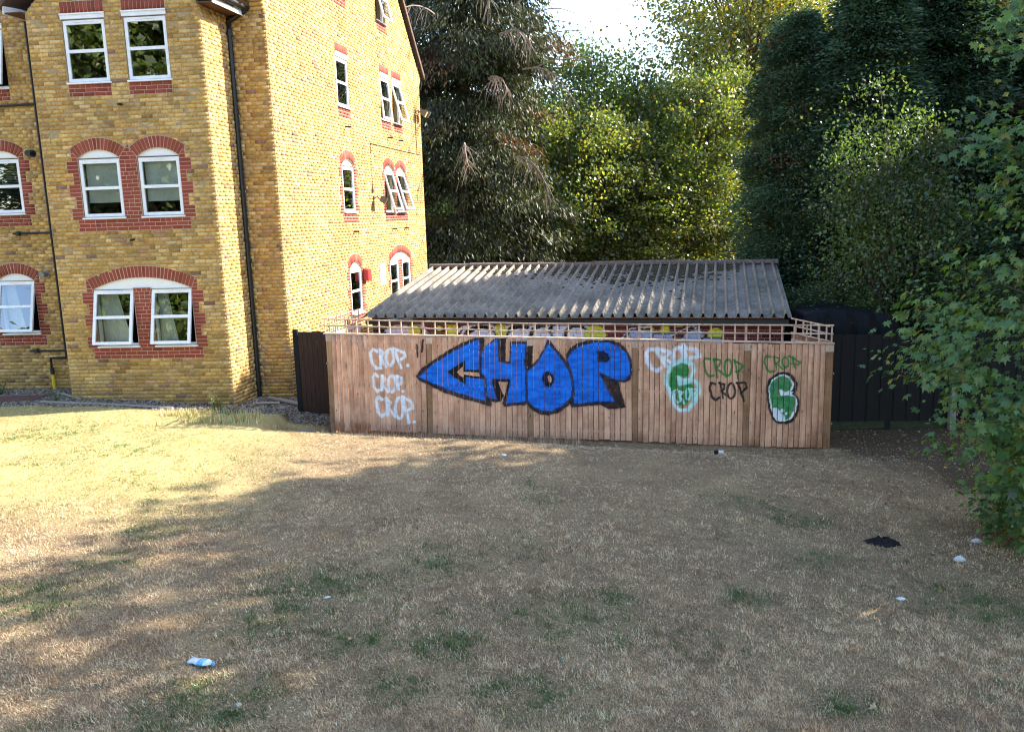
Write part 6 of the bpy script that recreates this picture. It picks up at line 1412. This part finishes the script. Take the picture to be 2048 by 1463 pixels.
crumple('paper_scrap', -2.19, 5.93, .028, .028, .016, M_PAPER, 'small pale scrap on grass just past the blue bottle', 'litter', 8, .4)
crumple('paper_scrap', -.17, 12.9, .04, .03, .03, M_PAPER, 'small white scrap on bare grass in front of the fence', 'litter', 9, .4)
crumple('plastic_scrap', .37, 6.74, .028, .016, .012, M_TEAL, 'small teal plastic scrap beside a green patch', 'litter', 10, -.5)
def dry_leaf(x, y, s, rot, label):
    rg = np.random.default_rng(int(abs(x * 77 + y * 13))); V0, F0 = maple_leaf_mesh(rg, None); V0 = V0.copy(); V0[:, 2] = (np.abs(V0[:, 0]) ** 1.5) * 1.3 + rg.normal(0, .03, len(V0)); c, q = math.cos(rot), math.sin(rot)
    V = [(x + s * (a * c - b * q), y + s * (a * q + b * c), gz(x, y) + .03 + s * d) for a, b, d in V0]
    o = MB().add(V, [tuple(f) for f in F0]).build('fallen_leaf', M_DRYLEAF); tag(o, label, 'leaf', 'dry fallen leaves on the lawn')
for i, (x, y, s) in enumerate([(3.59, 7.38, .15), (3.78, 6.93, .11), (-2.25, 7.92, .10), (1.14, 6.32, .10), (1.96, 8.64, .07), (2.42, 7.27, .07), (2.8, 6.09, .10), (1.34, 5.95, .09), (2.94, 7.02, .06), (-1.51, 6.92, .07), (4.9, 10.6, .12), (5.3, 9.0, .1), (4.2, 11.6, .12), (-3.2, 6.4, .06)]):
    dry_leaf(x, y, s, i * 1.3, 'curled pale brown dry leaf on the grass')
def lathe(name, prof_, p0, d, mat, parent=None, squash=(1, 1), n=16):
    d = Vector(d).normalized(); a = d.cross(Vector((0, 0, 1))).normalized(); b = a.cross(d); V = []
    for (t, r_) in prof_:
        for i in range(n): th = 6.283 * i / n; V.append(Vector(p0) + d * t + a * math.cos(th) * r_ * squash[0] + b * math.sin(th) * r_ * squash[1])
    F = [(k * n + i, k * n + (i + 1) % n, (k + 1) * n + (i + 1) % n, (k + 1) * n + i) for k in range(len(prof_) - 1) for i in range(n)] + [tuple(range(n))[::-1], tuple((len(prof_) - 1) * n + i for i in range(n))]
    return MB().add(V, F).build(name, mat, parent, smooth=True)
M_PET = plain('pale_blue_plastic', (.46, .54, .62), .18, .3, 40, .004, .6); M_LABEL = plain('blue_label', (.10, .30, .55), .4, .35, 30)
bx, by = -2.68, 6.52; bz = gz(bx, by) + .03
bot = empty('plastic_bottle', (bx, by, bz)); tag(bot, 'crushed clear plastic bottle with blue label lying on the grass', 'bottle')
bd = (.95, -.32, 0); lathe('body', [(-.115, .012), (-.11, .034), (-.09, .040), (-.05, .033), (-.02, .042), (.02, .036), (.05, .041), (.075, .032), (.10, .016), (.108, .014)], (bx, by, bz), bd, M_PET, bot, (1.25, .42))
lathe('label', [(-.012, .0435), (.0, .043), (.02, .0385), (.045, .0425)], (bx, by, bz), bd, M_LABEL, bot, (1.26, .44)); lathe('cap', [(.108, .015), (.112, .017), (.128, .017), (.13, .012)], (bx, by, bz), bd, M_LABEL, bot)
cxx, cyy = 3.43, 13.62; czz = gz(cxx, cyy) + .04
can = empty('drink_can', (cxx, cyy, czz)); tag(can, 'black and white drink can lying on grass in front of the fence', 'can')
lathe('body', [(-.078, .022), (-.072, .033), (-.01, .034)], (cxx, cyy, czz), (1, -.1, 0), M_CLOTH, can); lathe('label', [(-.01, .0343), (.03, .0343), (.072, .033)], (cxx, cyy, czz), (1, -.1, 0), M_PAPER, can); lathe('lid', [(.072, .033), (.08, .026), (.081, .01)], (cxx, cyy, czz), (1, -.1, 0), M_CONC, can)
